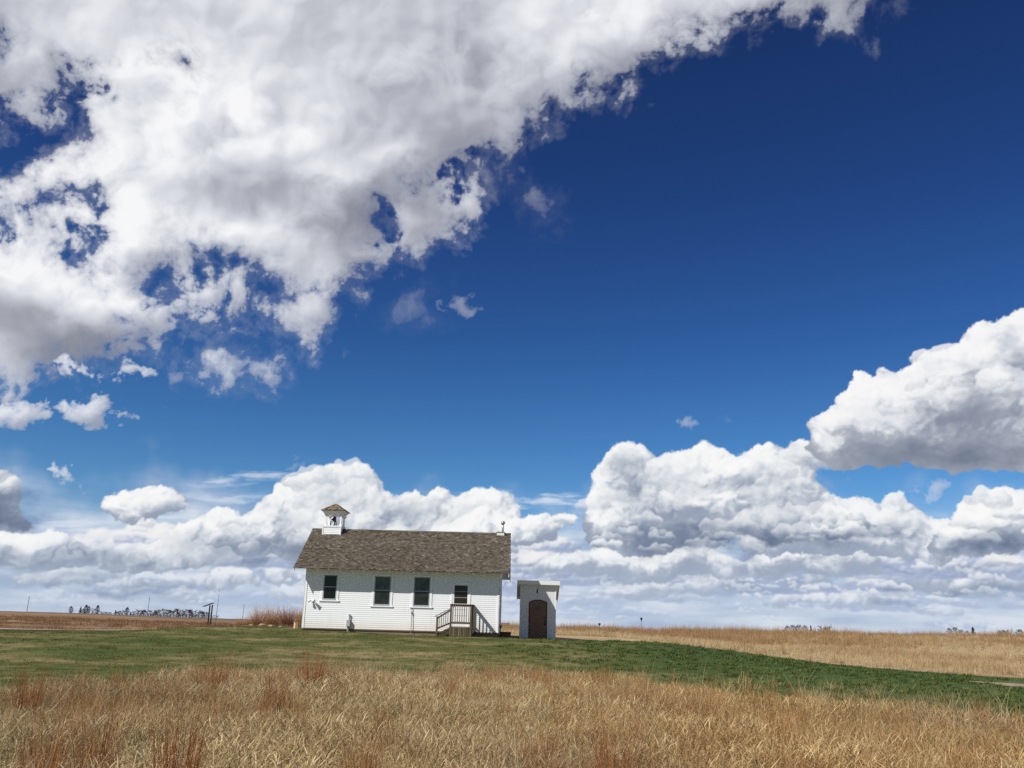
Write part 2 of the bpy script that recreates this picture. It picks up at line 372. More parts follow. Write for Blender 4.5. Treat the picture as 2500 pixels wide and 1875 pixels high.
for m in [(25, 225, 1218, 1262, -.02, .16), (440, 572, 1218, 1268, .06, .12), (585, 665, 1222, 1268, .0, .15), (250, 420, 1226, 1262, -.04, .18), (1296, 1541, 1236, 1282, -.10, .15), (1546, 1630, 1226, 1268, .08, .1), (1640, 1800, 1232, 1262, -.05, .15), (1911, 2106, 1190, 1262, .05, .1), (2060, 2230, 1225, 1275, .0, .15), (1120, 1230, 1225, 1270, -.02, .2), (1110, 1180, 1165, 1205, .08, .08), (1160, 1280, 1190, 1235, .04, .1)]:
    mound(*m, seed=int(m[0]) + 3)
field(3.4, 0.5, 55, 2.3, 1.6, 0.05, 4, -100, 100)
ZL = [(-800, 1290), (-100, 1215), (0, 1215), (600, 1225), (1200, 1215), (2212, 1225), (2400, 1225), (3000, 1260), (3000, 1355), (2212, 1352), (1200, 1332), (0, 1312), (-800, 1330)]
puffs([(p_[0], p_[1] + 28) for p_ in ZL], 90, .5, 1.4, 81, haze=.34, aspect=.26, small=.8, opac=.75, bright=-.02, fade=.4)
puffs([(p_[0], p_[1] + (0 if k_ < 8 else -38)) for k_, p_ in enumerate(ZL)], 75, .8, 2.2, 82, haze=.14, aspect=.30, small=.8, opac=.8, fade=.4)
for k_ in range(34): gloom(crng.uniform(-500, 2700), crng.uniform(1195, 1300), crng.uniform(1.5, 4.0), crng.uniform(.14, .40), crng.uniform(.2, .45), k_)
mound(1606, 1896, 1160, 1238, -.06, .06, 71); mound(1160, 1600, 1172, 1242, -.05, .05, 72); mound(-60, 145, 1150, 1212, -.06, .06, 73); mound(860, 1130, 1160, 1215, 0, .08, 74)
# -- the bank behind the schoolhouse
cumulus([(-420, 1215), (-300, 1150), (-160, 1172), (-60, 1170), (0, 1155), (120, 1160), (140, 1175), (200, 1185), (300, 1190), (360, 1160), (400, 1130), (440, 1115), (470, 1095), (500, 1110), (540, 1105), (575, 1080), (600, 1052), (640, 1025), (690, 1008), (720, 1003), (750, 1010), (790, 1005), (825, 1030), (850, 1062), (880, 1045), (915, 1072), (950, 1048), (990, 1078), (1040, 1072), (1090, 1075), (1130, 1090), (1150, 1130), (1130, 1190), (1000, 1210), (860, 1225), (640, 1215), (500, 1205), (300, 1225), (100, 1215), (-60, 1220), (-300, 1235)],
        1700, 0.25, 1.25, 0.30, 31, grey=[(870, 1110, 2.2, 1.2, .25), (560, 1180, 4, 1.0, .3), (150, 1200, 5, .8, .3)])
puffs([(-60, 1200), (0, 1165), (190, 1192), (300, 1195), (400, 1140), (470, 1105), (540, 1112), (610, 1055), (690, 1018), (750, 1018), (800, 1020), (850, 1065), (940, 1060), (1130, 1095), (1140, 1190), (860, 1235), (640, 1235), (300, 1240), (-60, 1235)],
      24, 1.0, 3.2, 31, opac=.55)
for g in [(880, 1105, 2.2, 1.3, .34), (620, 1120, 1.6, .7, .2), (780, 1080, .9, .9, .18), (500, 1140, 1.6, .6, .25), (260, 1205, 3.5, .5, .35), (60, 1195, 2.5, .45, .4), (560, 1190, 4.5, .9, .38), (180, 1210, 5, .7, .35), (420, 1175, 2.0, .8, .22), (1010, 1120, 2.4, .8, .25), (700, 1190, 2.4, .9, .25), (330, 1215, 3, .5, .25)]: gloom(*g, seed=int(g[0]) % 17)
cumulus([(960, 1145), (990, 1125), (1060, 1112), (1130, 1115), (1240, 1122), (1225, 1135), (1200, 1160), (1150, 1175), (960, 1175)], 260, 0.2, .7, 0.2, 37, depth=.2)
# -- the bank right of the outhouse, back part then the front heaps
cumulus([(1540, 1110), (1750, 1060), (1800, 1080), (1850, 1072), (1900, 1082), (1945, 1066), (1970, 1100), (2060, 1110), (2110, 1140), (2212, 1150), (2212, 1200), (1900, 1200), (1560, 1190)], 420, 0.25, 1.0, 0.3, 41, haze=0.10)
cumulus([(1262, 1120), (1272, 1050), (1290, 1002), (1320, 982), (1370, 970), (1410, 990), (1440, 1002), (1480, 985), (1510, 962), (1540, 958), (1575, 985), (1600, 968), (1650, 955), (1700, 968), (1730, 955), (1765, 940), (1790, 980), (1760, 1010), (1755, 1050), (1800, 1090), (1870, 1120), (1860, 1150), (1750, 1160), (1600, 1158), (1500, 1180), (1400, 1190), (1300, 1180), (1250, 1160)],
        1300, 0.28, 1.35, 0.42, 42, grey=[(1360, 1060, 2.0, 1.0, .35), (1450, 1160, 4.5, 1.1, .4), (1600, 1040, 2.2, .7, .25), (1500, 1110, 2.5, .8, .25), (1760, 1150, 3.5, .7, .4), (1350, 1010, 1.5, .7, .2)])
puffs([(1270, 1130), (1280, 1050), (1300, 1005), (1370, 985), (1440, 1010), (1510, 972), (1545, 968), (1600, 980), (1700, 972), (1765, 955), (1760, 1040), (1800, 1100), (1960, 1080), (2060, 1115), (2000, 1180), (1750, 1185), (1500, 1195), (1300, 1195)],
      20, 1.0, 3.4, 42, opac=.55)
for o_, b_ in [([(1270, 1180), (1330, 1120), (1450, 1120), (1560, 1150), (1560, 1185), (1400, 1195)], -.12), ([(1600, 1175), (1700, 1130), (1850, 1120), (1900, 1150), (1860, 1170)], -.14)]:
    puffs(o_, 10, 1.2, 2.6, int(o_[0][0]), bright=b_, aspect=.4)
for g in [(1350, 1075, 1.7, 1.0, .38), (1440, 1165, 4.6, .9, .50), (1420, 1100, 2.6, .8, .30), (1580, 1045, 2.4, .5, .30), (1660, 1110, 2.2, .9, .16), (1720, 1158, 4.5, .5, .52), (1560, 1180, 2.8, .8, .40), (1880, 1150, 2.6, .6, .42), (1340, 1010, 1.6, .8, .28), (1500, 1060, 1.2, .8, .25), (1640, 1150, 2, .5, .3)]: gloom(*g, seed=int(g[0]) % 17)
cumulus([(2000, 1180), (2020, 1140), (2070, 1100), (2080, 1080), (2120, 1064), (2160, 1060), (2230, 1070), (2400, 1060), (2400, 1190), (2212, 1195), (2080, 1200)], 360, 0.25, 1.1, 0.5, 43, grey=[(2130, 1165, 2.2, .8, .45)])
veil = sstep(5.2, 1.2, TE + W1 * 1.2) * (0.30 + 0.16 * st); over(np.clip(veil, 0, .5), np.broadcast_to(np.array((0.53, 0.62, 0.76), np.float32), RGB.shape))
# -- towering cumulus at the right edge
cumulus([(1748, 960), (1765, 912), (1800, 888), (1825, 850), (1838, 825), (1852, 806), (1868, 828), (1885, 838), (1915, 815), (1955, 806), (1985, 778), (2005, 763), (2050, 755), (2080, 738), (2105, 721), (2150, 711), (2180, 693), (2212, 688), (2290, 660), (2450, 640), (2700, 660), (2700, 1030), (2450, 1040), (2212, 1022), (2130, 1012), (2050, 1015), (1950, 1002), (1850, 998), (1800, 995), (1762, 985)],
        1500, 0.35, 1.9, 0.55, 44, warp=0.9, grey=[(1950, 985, 7, 1.6, .42), (2100, 900, 4.5, 2.2, .38), (2180, 790, 1.2, 2.6, .35), (2100, 1000, 5, 1.2, .3)], palette=[(0.0, (0.33, 0.365, 0.44)), (0.25, (0.43, 0.46, 0.53)), (0.55, (0.66, 0.69, 0.735)), (0.8, (0.88, 0.885, 0.91)), (1.0, (0.97, 0.965, 0.96))])
puffs([(1770, 955), (1800, 900), (1850, 830), (1960, 820), (2010, 775), (2110, 735), (2212, 705), (2400, 670), (2400, 900), (2212, 880), (2000, 880), (1850, 920)], 18, 1.2, 3.2, 44, palette=[(0.0, (0.40, 0.43, 0.51)), (0.25, (0.52, 0.55, 0.61)), (0.55, (0.72, 0.745, 0.785)), (0.8, (0.90, 0.905, 0.925)), (1.0, (0.97, 0.965, 0.96))], bright=.06, opac=.75)
for g in [(1960, 985, 6, 1.3, .34), (2120, 930, 5, 1.8, .34), (2190, 800, 1.0, 2.4, .40), (1890, 900, 2.2, 1.0, .14), (2100, 1000, 6, .9, .25), (2020, 900, 2.5, .8, .2)]: gloom(*g, seed=int(g[0]) % 17)
puffs([(2020, 1165), (2080, 1090), (2120, 1070), (2230, 1075), (2350, 1080), (2350, 1170), (2100, 1185)], 9, .9, 1.9, 45, opac=.85)
for g in [(2120, 1160, 2.4, .8, .5), (2200, 1190, 3, .6, .35)]: gloom(*g, seed=3)
# -- small separate heaps low on the left 
cumulus([(235, 1090), (245, 1062), (290, 1045), (335, 1048), (370, 1075), (380, 1100), (340, 1116), (270, 1116), (240, 1106)], 120, 0.25, .8, 0.6, 51, depth=.4, warp=1.0)
puffs([(245, 1112), (245, 1075), (290, 1060), (340, 1062), (375, 1095), (375, 1115)], 5, .9, 1.5, 57, aspect=.8, opac=.8)
puffs([(270, 1150), (275, 1120), (330, 1120), (320, 1150)], 3, .6, 1.0, 58, aspect=.7, opac=.7)
cumulus([(-260, 1020), (-180, 985), (-80, 1000), (0, 1012), (15, 1040), (30, 1070), (55, 1110), (70, 1140), (0, 1145), (-80, 1145), (-250, 1140)], 260, 0.3, 1.0, 0.9, 52, grey=[(20, 1100, 2, 1.6, .5)], shift=-.10)
gloom(-10, 1105, 2.2, 1.6, .6, 4); gloom(30, 1130, 1.6, .5, .5, 5)

# -- wispy clouds: noise eats into an outline
def wispy(outline, holes, amp, soft_, blobs=(), seed=0, opac=1.0, base=0.62, thin=0.25, palette=None, detail=1.0, frays=()):
    pts = AE(outline); x0, y0 = pts.min(0) - 3; x1, y1 = pts.max(0) + 3
    w = window(max(x0, -99.9), min(x1, 99.9), y0, y1)
    x, y = AW[w], EW[w]
    d = sdf(pts, x, y)
    for h in holes:
        hp = AE(h); ww = sdf(hp, x, y)
        d = np.minimum(d, (-ww) * 1.3 + 0.35)
    fr_ = 0
    for (cx, cy, rx_, ry_, rot, k) in frays:
        a_, b_ = azel(cx * K, cy * K); c_, s_ = math.cos(R(rot)), math.sin(R(rot)); q = 1 - np.sqrt((((x - a_) * c_ + (y - b_) * s_) / rx_) ** 2 + (((y - b_) * c_ - (x - a_) * s_) / ry_) ** 2)
        fr_ = np.maximum(fr_, sstep(0, .5, q) * k)
    nf = fbm(AZ[w] * 0.85 + 3, EL[w] * 0.85, 7, 0.6, seed + 15); d = np.where(fr_ > 0, np.minimum(d, d * (1 - fr_) + (0.30 + nf * 2.6) * fr_), d)
    n1 = fbm(AZ[w] * 0.42 + W1[w] * .5, EL[w] * 0.42 + W2[w] * .5, 8, 0.60, seed + 1)
    n2 = fbm(AZ[w] * 0.7, EL[w] * 0.7, 6, 0.55, seed + 2, turb=True)
    n3 = fbm(AZ[w] * 2.2 * detail, EL[w] * 2.2 * detail, 5, 0.65, seed + 3, turb=True)
    dd = np.minimum(d, 3.0) + (n1 * 1.30 + n2 * 0.45 + n3 * 0.16) * amp
    a = 1 - np.exp(-np.maximum(dd + 0.12 * soft_, 0) * 2.2 / soft_ - 0.16 * sstep(-1.3, 0.2, dd + nf * .5) * (soft_ > 1))
    # thickness as a soft relief
    Hh = np.sqrt(np.maximum(dd + 0.2, 0)) * 1.0 + n1 * 0.9 + fbm(x * 0.16, y * 0.16, 4, 0.5, seed + 6) * 2.2
    Hh = box(Hh, 4); gx, gy = grad(Hh, w); lam = (-gx * LX - gy * LY + LZ) / np.sqrt(gx * gx + gy * gy + 1)
    Hb = box(Hh, 18); gx, gy = grad(Hb, w); lamb = (-gx * LX - gy * LY + LZ) / np.sqrt(gx * gx + gy * gy + 1)
    s = base + np.clip(lam - LZ, -.5, .35) * 0.13 + (lamb - LZ) * 0.42 + n1 * 0.05 + fbm(x * 0.11, y * 0.14, 5, 0.5, seed + 8) * 0.22
    for (cx, cy, rx_, ry_, rot, k) in blobs:
        a_, b_ = azel(cx * K, cy * K); c_, s_ = math.cos(R(rot)), math.sin(R(rot))
        dx, dy = x - a_, y - b_
        q = 1 - np.sqrt(((dx * c_ + dy * s_) / rx_) ** 2 + ((dy * c_ - dx * s_) / ry_) ** 2)
        s = s + sstep(-0.45, 0.9, q + n1 * 0.45) * k
    s = s + (1 - worley(x * .8, y * .8, seed)) * .10 - .05
    c = pal(s, palette or [(0.0, (0.27, 0.285, 0.34)), (0.3, (0.41, 0.425, 0.485)), (0.6, (0.62, 0.64, 0.70)), (0.85, (0.82, 0.835, 0.87)), (1.0, (0.93, 0.935, 0.95))])
    a = a * (1 - thin + thin * sstep(0.2, 2.4, dd)) * opac
    over(a, c, w)
BIG = [(-900, 900), (-300, 860), (0, 848), (60, 815), (110, 790), (200, 800), (270, 790), (320, 765), (370, 715), (430, 695), (500, 680), (560, 682), (605, 700), (640, 740), (675, 745), (705, 720), (722, 640), (780, 612), (825, 580), (850, 560), (905, 545), (955, 515), (1005, 480), (1020, 430), (1005, 375), (1050, 352), (1110, 325), (1160, 292), (1195, 228), (1240, 210), (1290, 218), (1350, 205), (1375, 160), (1440, 118), (1500, 102), (1560, 62), (1600, 32), (1660, 38), (1730, 42), (1790, 68), (1850, 60), (1900, 25), (1950, -15), (2050, -150), (2300, -500), (1500, -1500), (0, -1500), (-900, -900)]
HOLES = [[(-60, 290), (20, 275), (90, 245), (150, 190), (195, 135), (225, 140), (205, 190), (170, 235), (175, 270), (125, 320), (70, 350), (60, 395), (30, 420), (-20, 380), (-80, 400)],
         [(-20, 60), (15, 60), (20, 100), (0, 110), (-20, 100)],
         [(170, 440), (195, 395), (215, 380), (212, 445), (180, 450)], [(125, 440), (145, 425), (150, 445), (130, 450)], [(120, 490), (150, 475), (180, 470), (200, 530), (195, 560), (170, 520), (140, 505)],
         [(145, 530), (165, 540), (190, 585), (175, 585)], [(195, 600), (225, 595), (222, 618), (200, 615)], [(-10, 450), (15, 460), (5, 520), (-15, 520)], [(40, 455), (58, 460), (55, 475), (42, 470)],
         [(325, 660), (335, 585), (360, 560), (372, 590), (410, 610), (395, 640), (370, 665), (350, 670)], [(440, 540), (470, 530), (480, 550), (450, 556)], [(490, 565), (520, 560), (515, 590), (492, 580)], [(450, 620), (465, 610), (470, 670), (450, 675)],
         [(545, 610), (575, 590), (610, 585), (630, 610), (640, 670), (600, 672), (575, 650), (550, 640)],
         [(870, 430), (880, 395), (915, 375), (925, 395), (890, 425)], [(800, 470), (815, 450), (822, 480), (815, 530), (800, 520)], [(275, 740), (290, 700), (340, 715), (330, 760), (300, 775)], [(150, 770), (205, 775), (200, 790), (160, 785)],
         [(1238, 175), (1252, 165), (1250, 200), (1240, 200)], [(1575, 10), (1592, 10), (1590, 40), (1572, 30)], [(375, 128), (392, 132), (388, 142), (376, 140)]]
BLOBS = [(850, 60, 7, 3, 0, -.22), (980, 250, 9, 3.4, 20, -.30), (640, 425, 6, 1.8, -5, -.34), (430, 415, 3.5, 1.4, 0, -.18), (800, 450, 5, 2.6, 20, -.15), (720, 540, 4, 2.8, 0, -.18),
         (60, 705, 7, 2.6, -15, -.50), (80, 120, 5, 4, 0, -.28), (1150, 60, 5, 3, 30, -.22), (200, 750, 4, 1.2, -20, -.22), (1700, 20, 4, 1.5, 10, -.2), (1300, 180, 3, 1, 20, -.14), (660, 690, 1.6, 2, 0, -.10), (930, 460, 2.5, 1.6, 20, -.08),
         (300, 250, 6, 5, 0, .22), (545, 225, .9, 1.3, -30, .30), (590, 210, .9, 1.9, -70, -.12), (520, 320, 2.6, 1.3, 0, .16), (860, 325, 2.2, 1.0, 20, .28), (640, 300, 1, 1, 0, .20), (60, 570, 4, 2.6, 0, .28), (250, 530, 3, 3.4, 0, .22), (1500, 70, 2.4, 1, 20, .22),
         (1350, 10, 6, 1.6, 10, .18), (430, 500, 5, 1.2, 0, .2), (240, 650, 2.4, 1.2, 0, .28), (650, 30, 5, 2, 0, .06), (1100, 20, 3, 2, 0, .1)]
wispy(BIG, HOLES, 1.25, 1.25, BLOBS, seed=3, base=0.70, thin=.12, frays=[(170, 480, 3.0, 4.2, 20, .5), (20, 480, 1.6, 2.5, 0, .5), (440, 610, 5.0, 2.3, 0, .5), (330, 700, 4, 2.0, 20, .42), (190, 170, 2.2, 2.2, 50, .8), (60, 230, 3, 1.6, 0, .6), (980, 380, 2.4, 1.2, 60, .75), (820, 500, 1.2, 2.4, 0, .6), (1300, 190, 3.2, .8, 15, .35), (1700, 20, 5, 1.4, 0, .5)])
# -- loose scraps
for o, am, so_, op, ba in [
        ([(965, 665), (985, 640), (1020, 645), (1075, 668), (1030, 680), (985, 678)], .7, .9, .60, .62), ([(855, 680), (895, 645), (945, 630), (920, 660), (940, 700), (905, 705)], .8, 1.4, .32, .5), ([(1155, 430), (1175, 410), (1200, 440), (1202, 480), (1165, 465)], .8, 1.3, .38, .5),
        ([(395, 815), (440, 780), (480, 752), (530, 750), (580, 770), (630, 800), (600, 818), (520, 812), (470, 826), (420, 830)], 1.25, 1.15, .85, .66), ([(365, 808), (400, 803), (400, 820), (370, 825)], .5, .7, .6, .6), ([(455, 760), (465, 725), (490, 715), (475, 745)], .6, 1.2, .3, .5), ([(625, 800), (645, 795), (642, 812)], .4, .8, .4, .5),
        ([(1462, 915), (1490, 905), (1508, 925), (1470, 930)], .35, .5, .75, .55), ([(1542, 895), (1560, 898), (1570, 905), (1550, 903)], .3, .8, .3, .5), ([(1100, 375), (1125, 372), (1122, 395), (1105, 392)], .5, 1.2, .35, .5), ([(1040, 375), (1056, 370), (1055, 405), (1040, 415)], .5, 1.2, .35, .5),
        ([(610, 1005), (650, 985), (675, 990), (650, 1008)], .5, .7, .55, .55), ([(1980, 1060), (2010, 1040), (2048, 1042), (2040, 1065), (2000, 1078)], .6, .7, .8, .62), ([(1750, 1035), (1790, 1020), (1830, 1030), (1780, 1045)], .5, 1.0, .3, .5),
        ([(325, 872), (365, 872), (355, 888), (330, 884)], .4, 1.0, .35, .5), ([(560, 545), (980, 545), (900, 575), (760, 600)], .8, 1.6, .0, .5)]:
    if op > 0: wispy(o, [], am, so_, seed=int(o[0][0]) % 23 + 5, opac=op, base=ba, thin=0.35, detail=1.4)
for o, n, sd_ in [([(0, 870), (40, 862), (80, 878), (120, 905), (132, 925), (100, 935), (40, 930), (20, 900), (0, 895), (-60, 890), (-60, 865)], 120, 61), ([(125, 880), (150, 865), (200, 850), (235, 853), (270, 880), (290, 925), (220, 932), (170, 925), (150, 905)], 130, 62),
                  ([(112, 770), (150, 762), (180, 782), (240, 790), (285, 795), (300, 815), (250, 832), (190, 820), (130, 795)], 140, 63), ([(100, 1030), (130, 1003), (160, 1018), (188, 1045), (150, 1050), (110, 1042)], 70, 64)]:
    c_ = np.mean(o, 0); wispy([tuple(c_ + (np.array(p_) - c_) * 1.08) for p_ in o], [], 0.75, 0.55, [(c_[0] - 10, c_[1] - 14, 1.3, .8, 0, .22), (c_[0] + 10, c_[1] + 25, 1.8, .7, 0, -.2)], seed=sd_, base=0.72, thin=0.2, detail=1.2)
# fade the shell out at its rims
fade = sstep(-99.5, -80, AZ) * sstep(99.5, 80, AZ) * sstep(59.5, 45, EL)
RGB *= fade[..., None]; AL *= fade
RGB = np.clip(RGB, 0, 1)
def shell():
    RAD = 9000.0
    keepv = (TE > -1.4); cell = (AL[:-1, :-1] + AL[1:, :-1] + AL[:-1, 1:] + AL[1:, 1:]) > 0.002
    cell &= keepv[:-1, :-1] & keepv[1:, :-1] & keepv[:-1, 1:] & keepv[1:, 1:]
    j, i = np.nonzero(cell); q = np.stack([j * NC + i, j * NC + i + 1, (j + 1) * NC + i + 1, (j + 1) * NC + i], 1)
    used, inv = np.unique(q.ravel(), return_inverse=True)
    P = (np.stack([dX, dY, dZ], -1).reshape(-1, 3)[used] * RAD + np.array([0, 0, EYE])).astype(np.float32)
    me = bpy.data.meshes.new('clouds'); n = len(used); m = len(q)
    me.vertices.add(n); me.vertices.foreach_set('co', P.ravel())
    me.loops.add(m * 4); me.loops.foreach_set('vertex_index', inv.astype(np.int32))
    me.polygons.add(m); me.polygons.foreach_set('loop_start', np.arange(0, m * 4, 4, dtype=np.int32))
    me.update(calc_edges=False)
    a = me.attributes.new('cloud', 'FLOAT_COLOR', 'POINT')
    a.data.foreach_set('color', np.concatenate([RGB.reshape(-1, 3)[used], AL.reshape(-1, 1)[used]], 1).astype(np.float32).ravel())
    mt = bpy.data.materials.new('cloud'); mt.use_nodes = True; t = mt.node_tree; t.nodes.clear()
    at_ = t.nodes.new('ShaderNodeAttribute'); at_.attribute_name = 'cloud'
    em = t.nodes.new('ShaderNodeEmission'); tr = t.nodes.new('ShaderNodeBsdfTransparent'); ad = t.nodes.new('ShaderNodeAddShader'); o = t.nodes.new('ShaderNodeOutputMaterial')
    # a little grain of vapour finer than the grid
    tcn = t.nodes.new('ShaderNodeTexCoord'); g = tnoise(S(t, tcn.outputs['Object']), 0.008, 3.0, 0.6)
    cc = mixc(1.0, S(t, at_.outputs['Color']), ramp(g, [(0.25, (0.985, 0.985, 0.985)), (0.75, (1.01, 1.01, 1.01))]), 'MULTIPLY')
    t.links.new(cc.k, em.inputs[0]); inv_ = 1.0 - S(t, at_.outputs['Alpha'])
    t.links.new(inv_.k, tr.inputs[0]); t.links.new(em.outputs[0], ad.inputs[0]); t.links.new(tr.outputs[0], ad.inputs[1]); t.links.new(ad.outputs[0], o.inputs[0])
    mt.cycles.emission_sampling = 'NONE'; me.materials.append(mt)
    ob = bpy.data.objects.new('sky_clouds', me); col.objects.link(ob); ob['kind'] = 'structure'
shell()

# ---------------------------------------------------------------- meshes and materials
def link_mesh(name, V, Fc, mats=None, parent=None, matidx=None):
    """mesh from numpy arrays: V (n,3), Fc (m,k)"""
    V = np.asarray(V, np.float32); Fc = np.asarray(Fc, np.int32); k = Fc.shape[1]; m = len(Fc)
    me = bpy.data.meshes.new(name); me.vertices.add(len(V)); me.vertices.foreach_set('co', V.ravel())
    me.loops.add(m * k); me.loops.foreach_set('vertex_index', Fc.ravel())
    me.polygons.add(m); me.polygons.foreach_set('loop_start', np.arange(0, m * k, k, dtype=np.int32))
    if matidx is not None: me.polygons.foreach_set('material_index', np.asarray(matidx, np.int32))
    me.update(calc_edges=True)
    for mt in (mats or []): me.materials.append(mt)
    ob = bpy.data.objects.new(name, me); col.objects.link(ob)
    if parent is not None: ob.parent = parent
    return ob
def attr(ob, name, vals, dom='POINT'):
    a = ob.data.attributes.new(name, 'FLOAT', dom); a.data.foreach_set('value', np.asarray(vals, np.float32))
def tag(o, label=None, cat=None, group=None, kind=None):
    if label: o['label'] = label
    if cat: o['category'] = cat
    if group: o['group'] = group
    if kind: o['kind'] = kind
    return o
def empty(name, loc=(0, 0, 0), rz=0.0):
    o = bpy.data.objects.new(name, None); col.objects.link(o); o.location = loc; o.rotation_euler = (0, 0, rz); o.empty_display_size = 0.3
    return o
def newmat(name):
    m = bpy.data.materials.new(name); m.use_nodes = True; t = m.node_tree; b = t.nodes['Principled BSDF']
    return m, t, b
def nodeattr(t, name, out_='Fac', kind='GEOMETRY'):
    n = t.nodes.new('ShaderNodeAttribute'); n.attribute_name = name; n.attribute_type = kind
    return S(t, n.outputs[out_])
def geo_pos(t):
    n = t.nodes.new('ShaderNodeNewGeometry'); return S(t, n.outputs['Position'])
def objco(t):
    n = t.nodes.new('ShaderNodeTexCoord'); return S(t, n.outputs['Object'])
def setc(b, t, c): t.links.new(c.k, b.inputs['Base Color'])
def bump(b, t, h, strength=0.4, dist=0.02):
    n = t.nodes.new('ShaderNodeBump'); n.inputs['Strength'].default_value = strength; n.inputs['Distance'].default_value = dist
    t.links.new(h.k, n.inputs['Height']); t.links.new(n.outputs[0], b.inputs['Normal'])
def simple(name, c, rough=0.6, metal=0.0, var=0.12, scale=6.0, bumps=0.0, spec=0.3):
    m, t, b = newmat(name); p = objco(t); n = tnoise(p, scale, 5.0, 0.6)
    n2 = tnoise(p, scale * 0.17, 3.0, 0.6); f = (n * 0.6 + n2 * 0.4)
    lo = tuple(x * (1 - var) for x in c); hi = tuple(min(1, x * (1 + var)) for x in c)
    setc(b, t, ramp(f, [(0.3, lo), (0.7, hi)]))
    b.inputs['Roughness'].default_value = rough; b.inputs['Metallic'].default_value = metal; b.inputs['Specular IOR Level'].default_value = spec
    if bumps: bump(b, t, n, bumps, 0.01)
    return m

# ---------------------------------------------------------------- terrain
def ss(a, b, x): return sstep(a, b, np.asarray(x, np.float64))
def terrain(x, y):
    x = np.asarray(x, np.float64); y = np.asarray(y, np.float64)
    gx = (1 - 0.87 * ss(5.5, 19, x)) * (1 - 0.45 * ss(-13, -27, x) * 1.0)
    near = 0.83 * ss(24, 43, y) * gx
    nr = near
    th = x / np.maximum(y, 1.0)                            # bearing
    crest = 0.62 + 0.30 * ss(0.05, 0.55, th)
    right = nr + (crest - nr) * ss(47, 88, y) - 0.012 * np.maximum(y - 100, 0)
    lc = 0.66 - 0.56 * (1 - ss(-0.33, -0.55, th)) * ss(-0.56, -0.33, th) - 0.1 * ss(-0.30, -0.1, th)
    left = nr + (lc - nr) * ss(50, 220, y) - 0.0075 * np.maximum(y - 300, 0)
    k = ss(-0.10, -0.02, th)
    z = left * (1 - k) + right * k
    z = z + 0.03 * np.sin(x * 0.31 + 1.0) * np.sin(y * 0.23) * ss(3, 12, y) + 0.02 * np.sin(x * 0.9 + y * 0.5)
    # a gentle pad under the buildings
    pad = ss(14, 9, np.abs(x + 4)) * ss(42, 44, y) * ss(54, 51, y)
    return z * (1 - pad) + (0.825 - 0.016 * (x + 4)) * pad
def tz(x, y): return float(terrain(x, y))
# the ground: one sheet, fine near the viewer and growing towards the horizon
def ground_sheet():
    ys = np.concatenate([np.arange(-30, 4, 2.0), np.arange(4, 60, 0.5), 60 * 1.05 ** np.arange(0, 96)])
    tt = np.concatenate([np.linspace(-3.2, -0.7, 16)[:-1], np.linspace(-0.7, 0.7, 180), np.linspace(0.7, 3.2, 16)[1:]])
    X_, Y_ = [], []
    for y in ys:
        w_ = max(abs(y), 14.0) if y < 60 else y
        X_.append(tt * w_); Y_.append(np.full(len(tt), y))
    X_, Y_ = np.array(X_), np.array(Y_); Z_ = terrain(X_, Y_)
    n, m = X_.shape; idx = np.arange(n * m).reshape(n, m)
    q = np.stack([idx[:-1, :-1], idx[:-1, 1:], idx[1:, 1:], idx[1:, :-1]], -1).reshape(-1, 4)
    return link_mesh('ground', np.stack([X_, Y_, Z_], -1).reshape(-1, 3), q, [M_ground])
M_ground, t, b = newmat('prairie_soil')
p = geo_pos(t); gx_, gy_, gz_ = sep(p)
fld = tnoise(vec(t, gx_ * 0.012, gy_ * 0.05, 0.0), 1.0, 6.0, 0.6, dist=0.6)
fin = tnoise(p, 1.1, 8.0, 0.7); fin2 = tnoise(vec(t, gx_ * 0.15, gy_ * 1.2, 0), 1.0, 6.0, 0.65)
farc = ramp(fld * 0.62 + fin2 * 0.38, [(0.30, (0.115, 0.066, 0.040)), (0.43, (0.19, 0.108, 0.060)), (0.52, (0.27, 0.165, 0.088)), (0.62, (0.40, 0.285, 0.165)), (0.72, (0.47, 0.36, 0.225))])
dark = (gy_).step(150, 260); farc = mixc(dark * 0.75, farc, (0.135, 0.098, 0.075))
nearc = ramp(fin, [(0.30, (0.07, 0.050, 0.028)), (0.50, (0.20, 0.145, 0.082)), (0.68, (0.36, 0.27, 0.155))])
rt = (gx_ / gy_).step(-0.12, -0.02)
rc = ramp(fin2 * 0.5 + fin * 0.5, [(0.32, (0.24, 0.155, 0.08)), (0.5, (0.40, 0.29, 0.165)), (0.66, (0.50, 0.385, 0.235))])
farm = mixc(rt, farc, rc)
setc(b, t, mixc(gy_.step(26, 40), nearc, farm)); b.inputs['Roughness'].default_value = 0.95; b.inputs['Specular IOR Level'].default_value = 0.1
bump(b, t, fin, 0.6, 0.08)
ground = ground_sheet(); tag(ground, kind='structure')
for pl in ground.data.polygons: pl.use_smooth = True

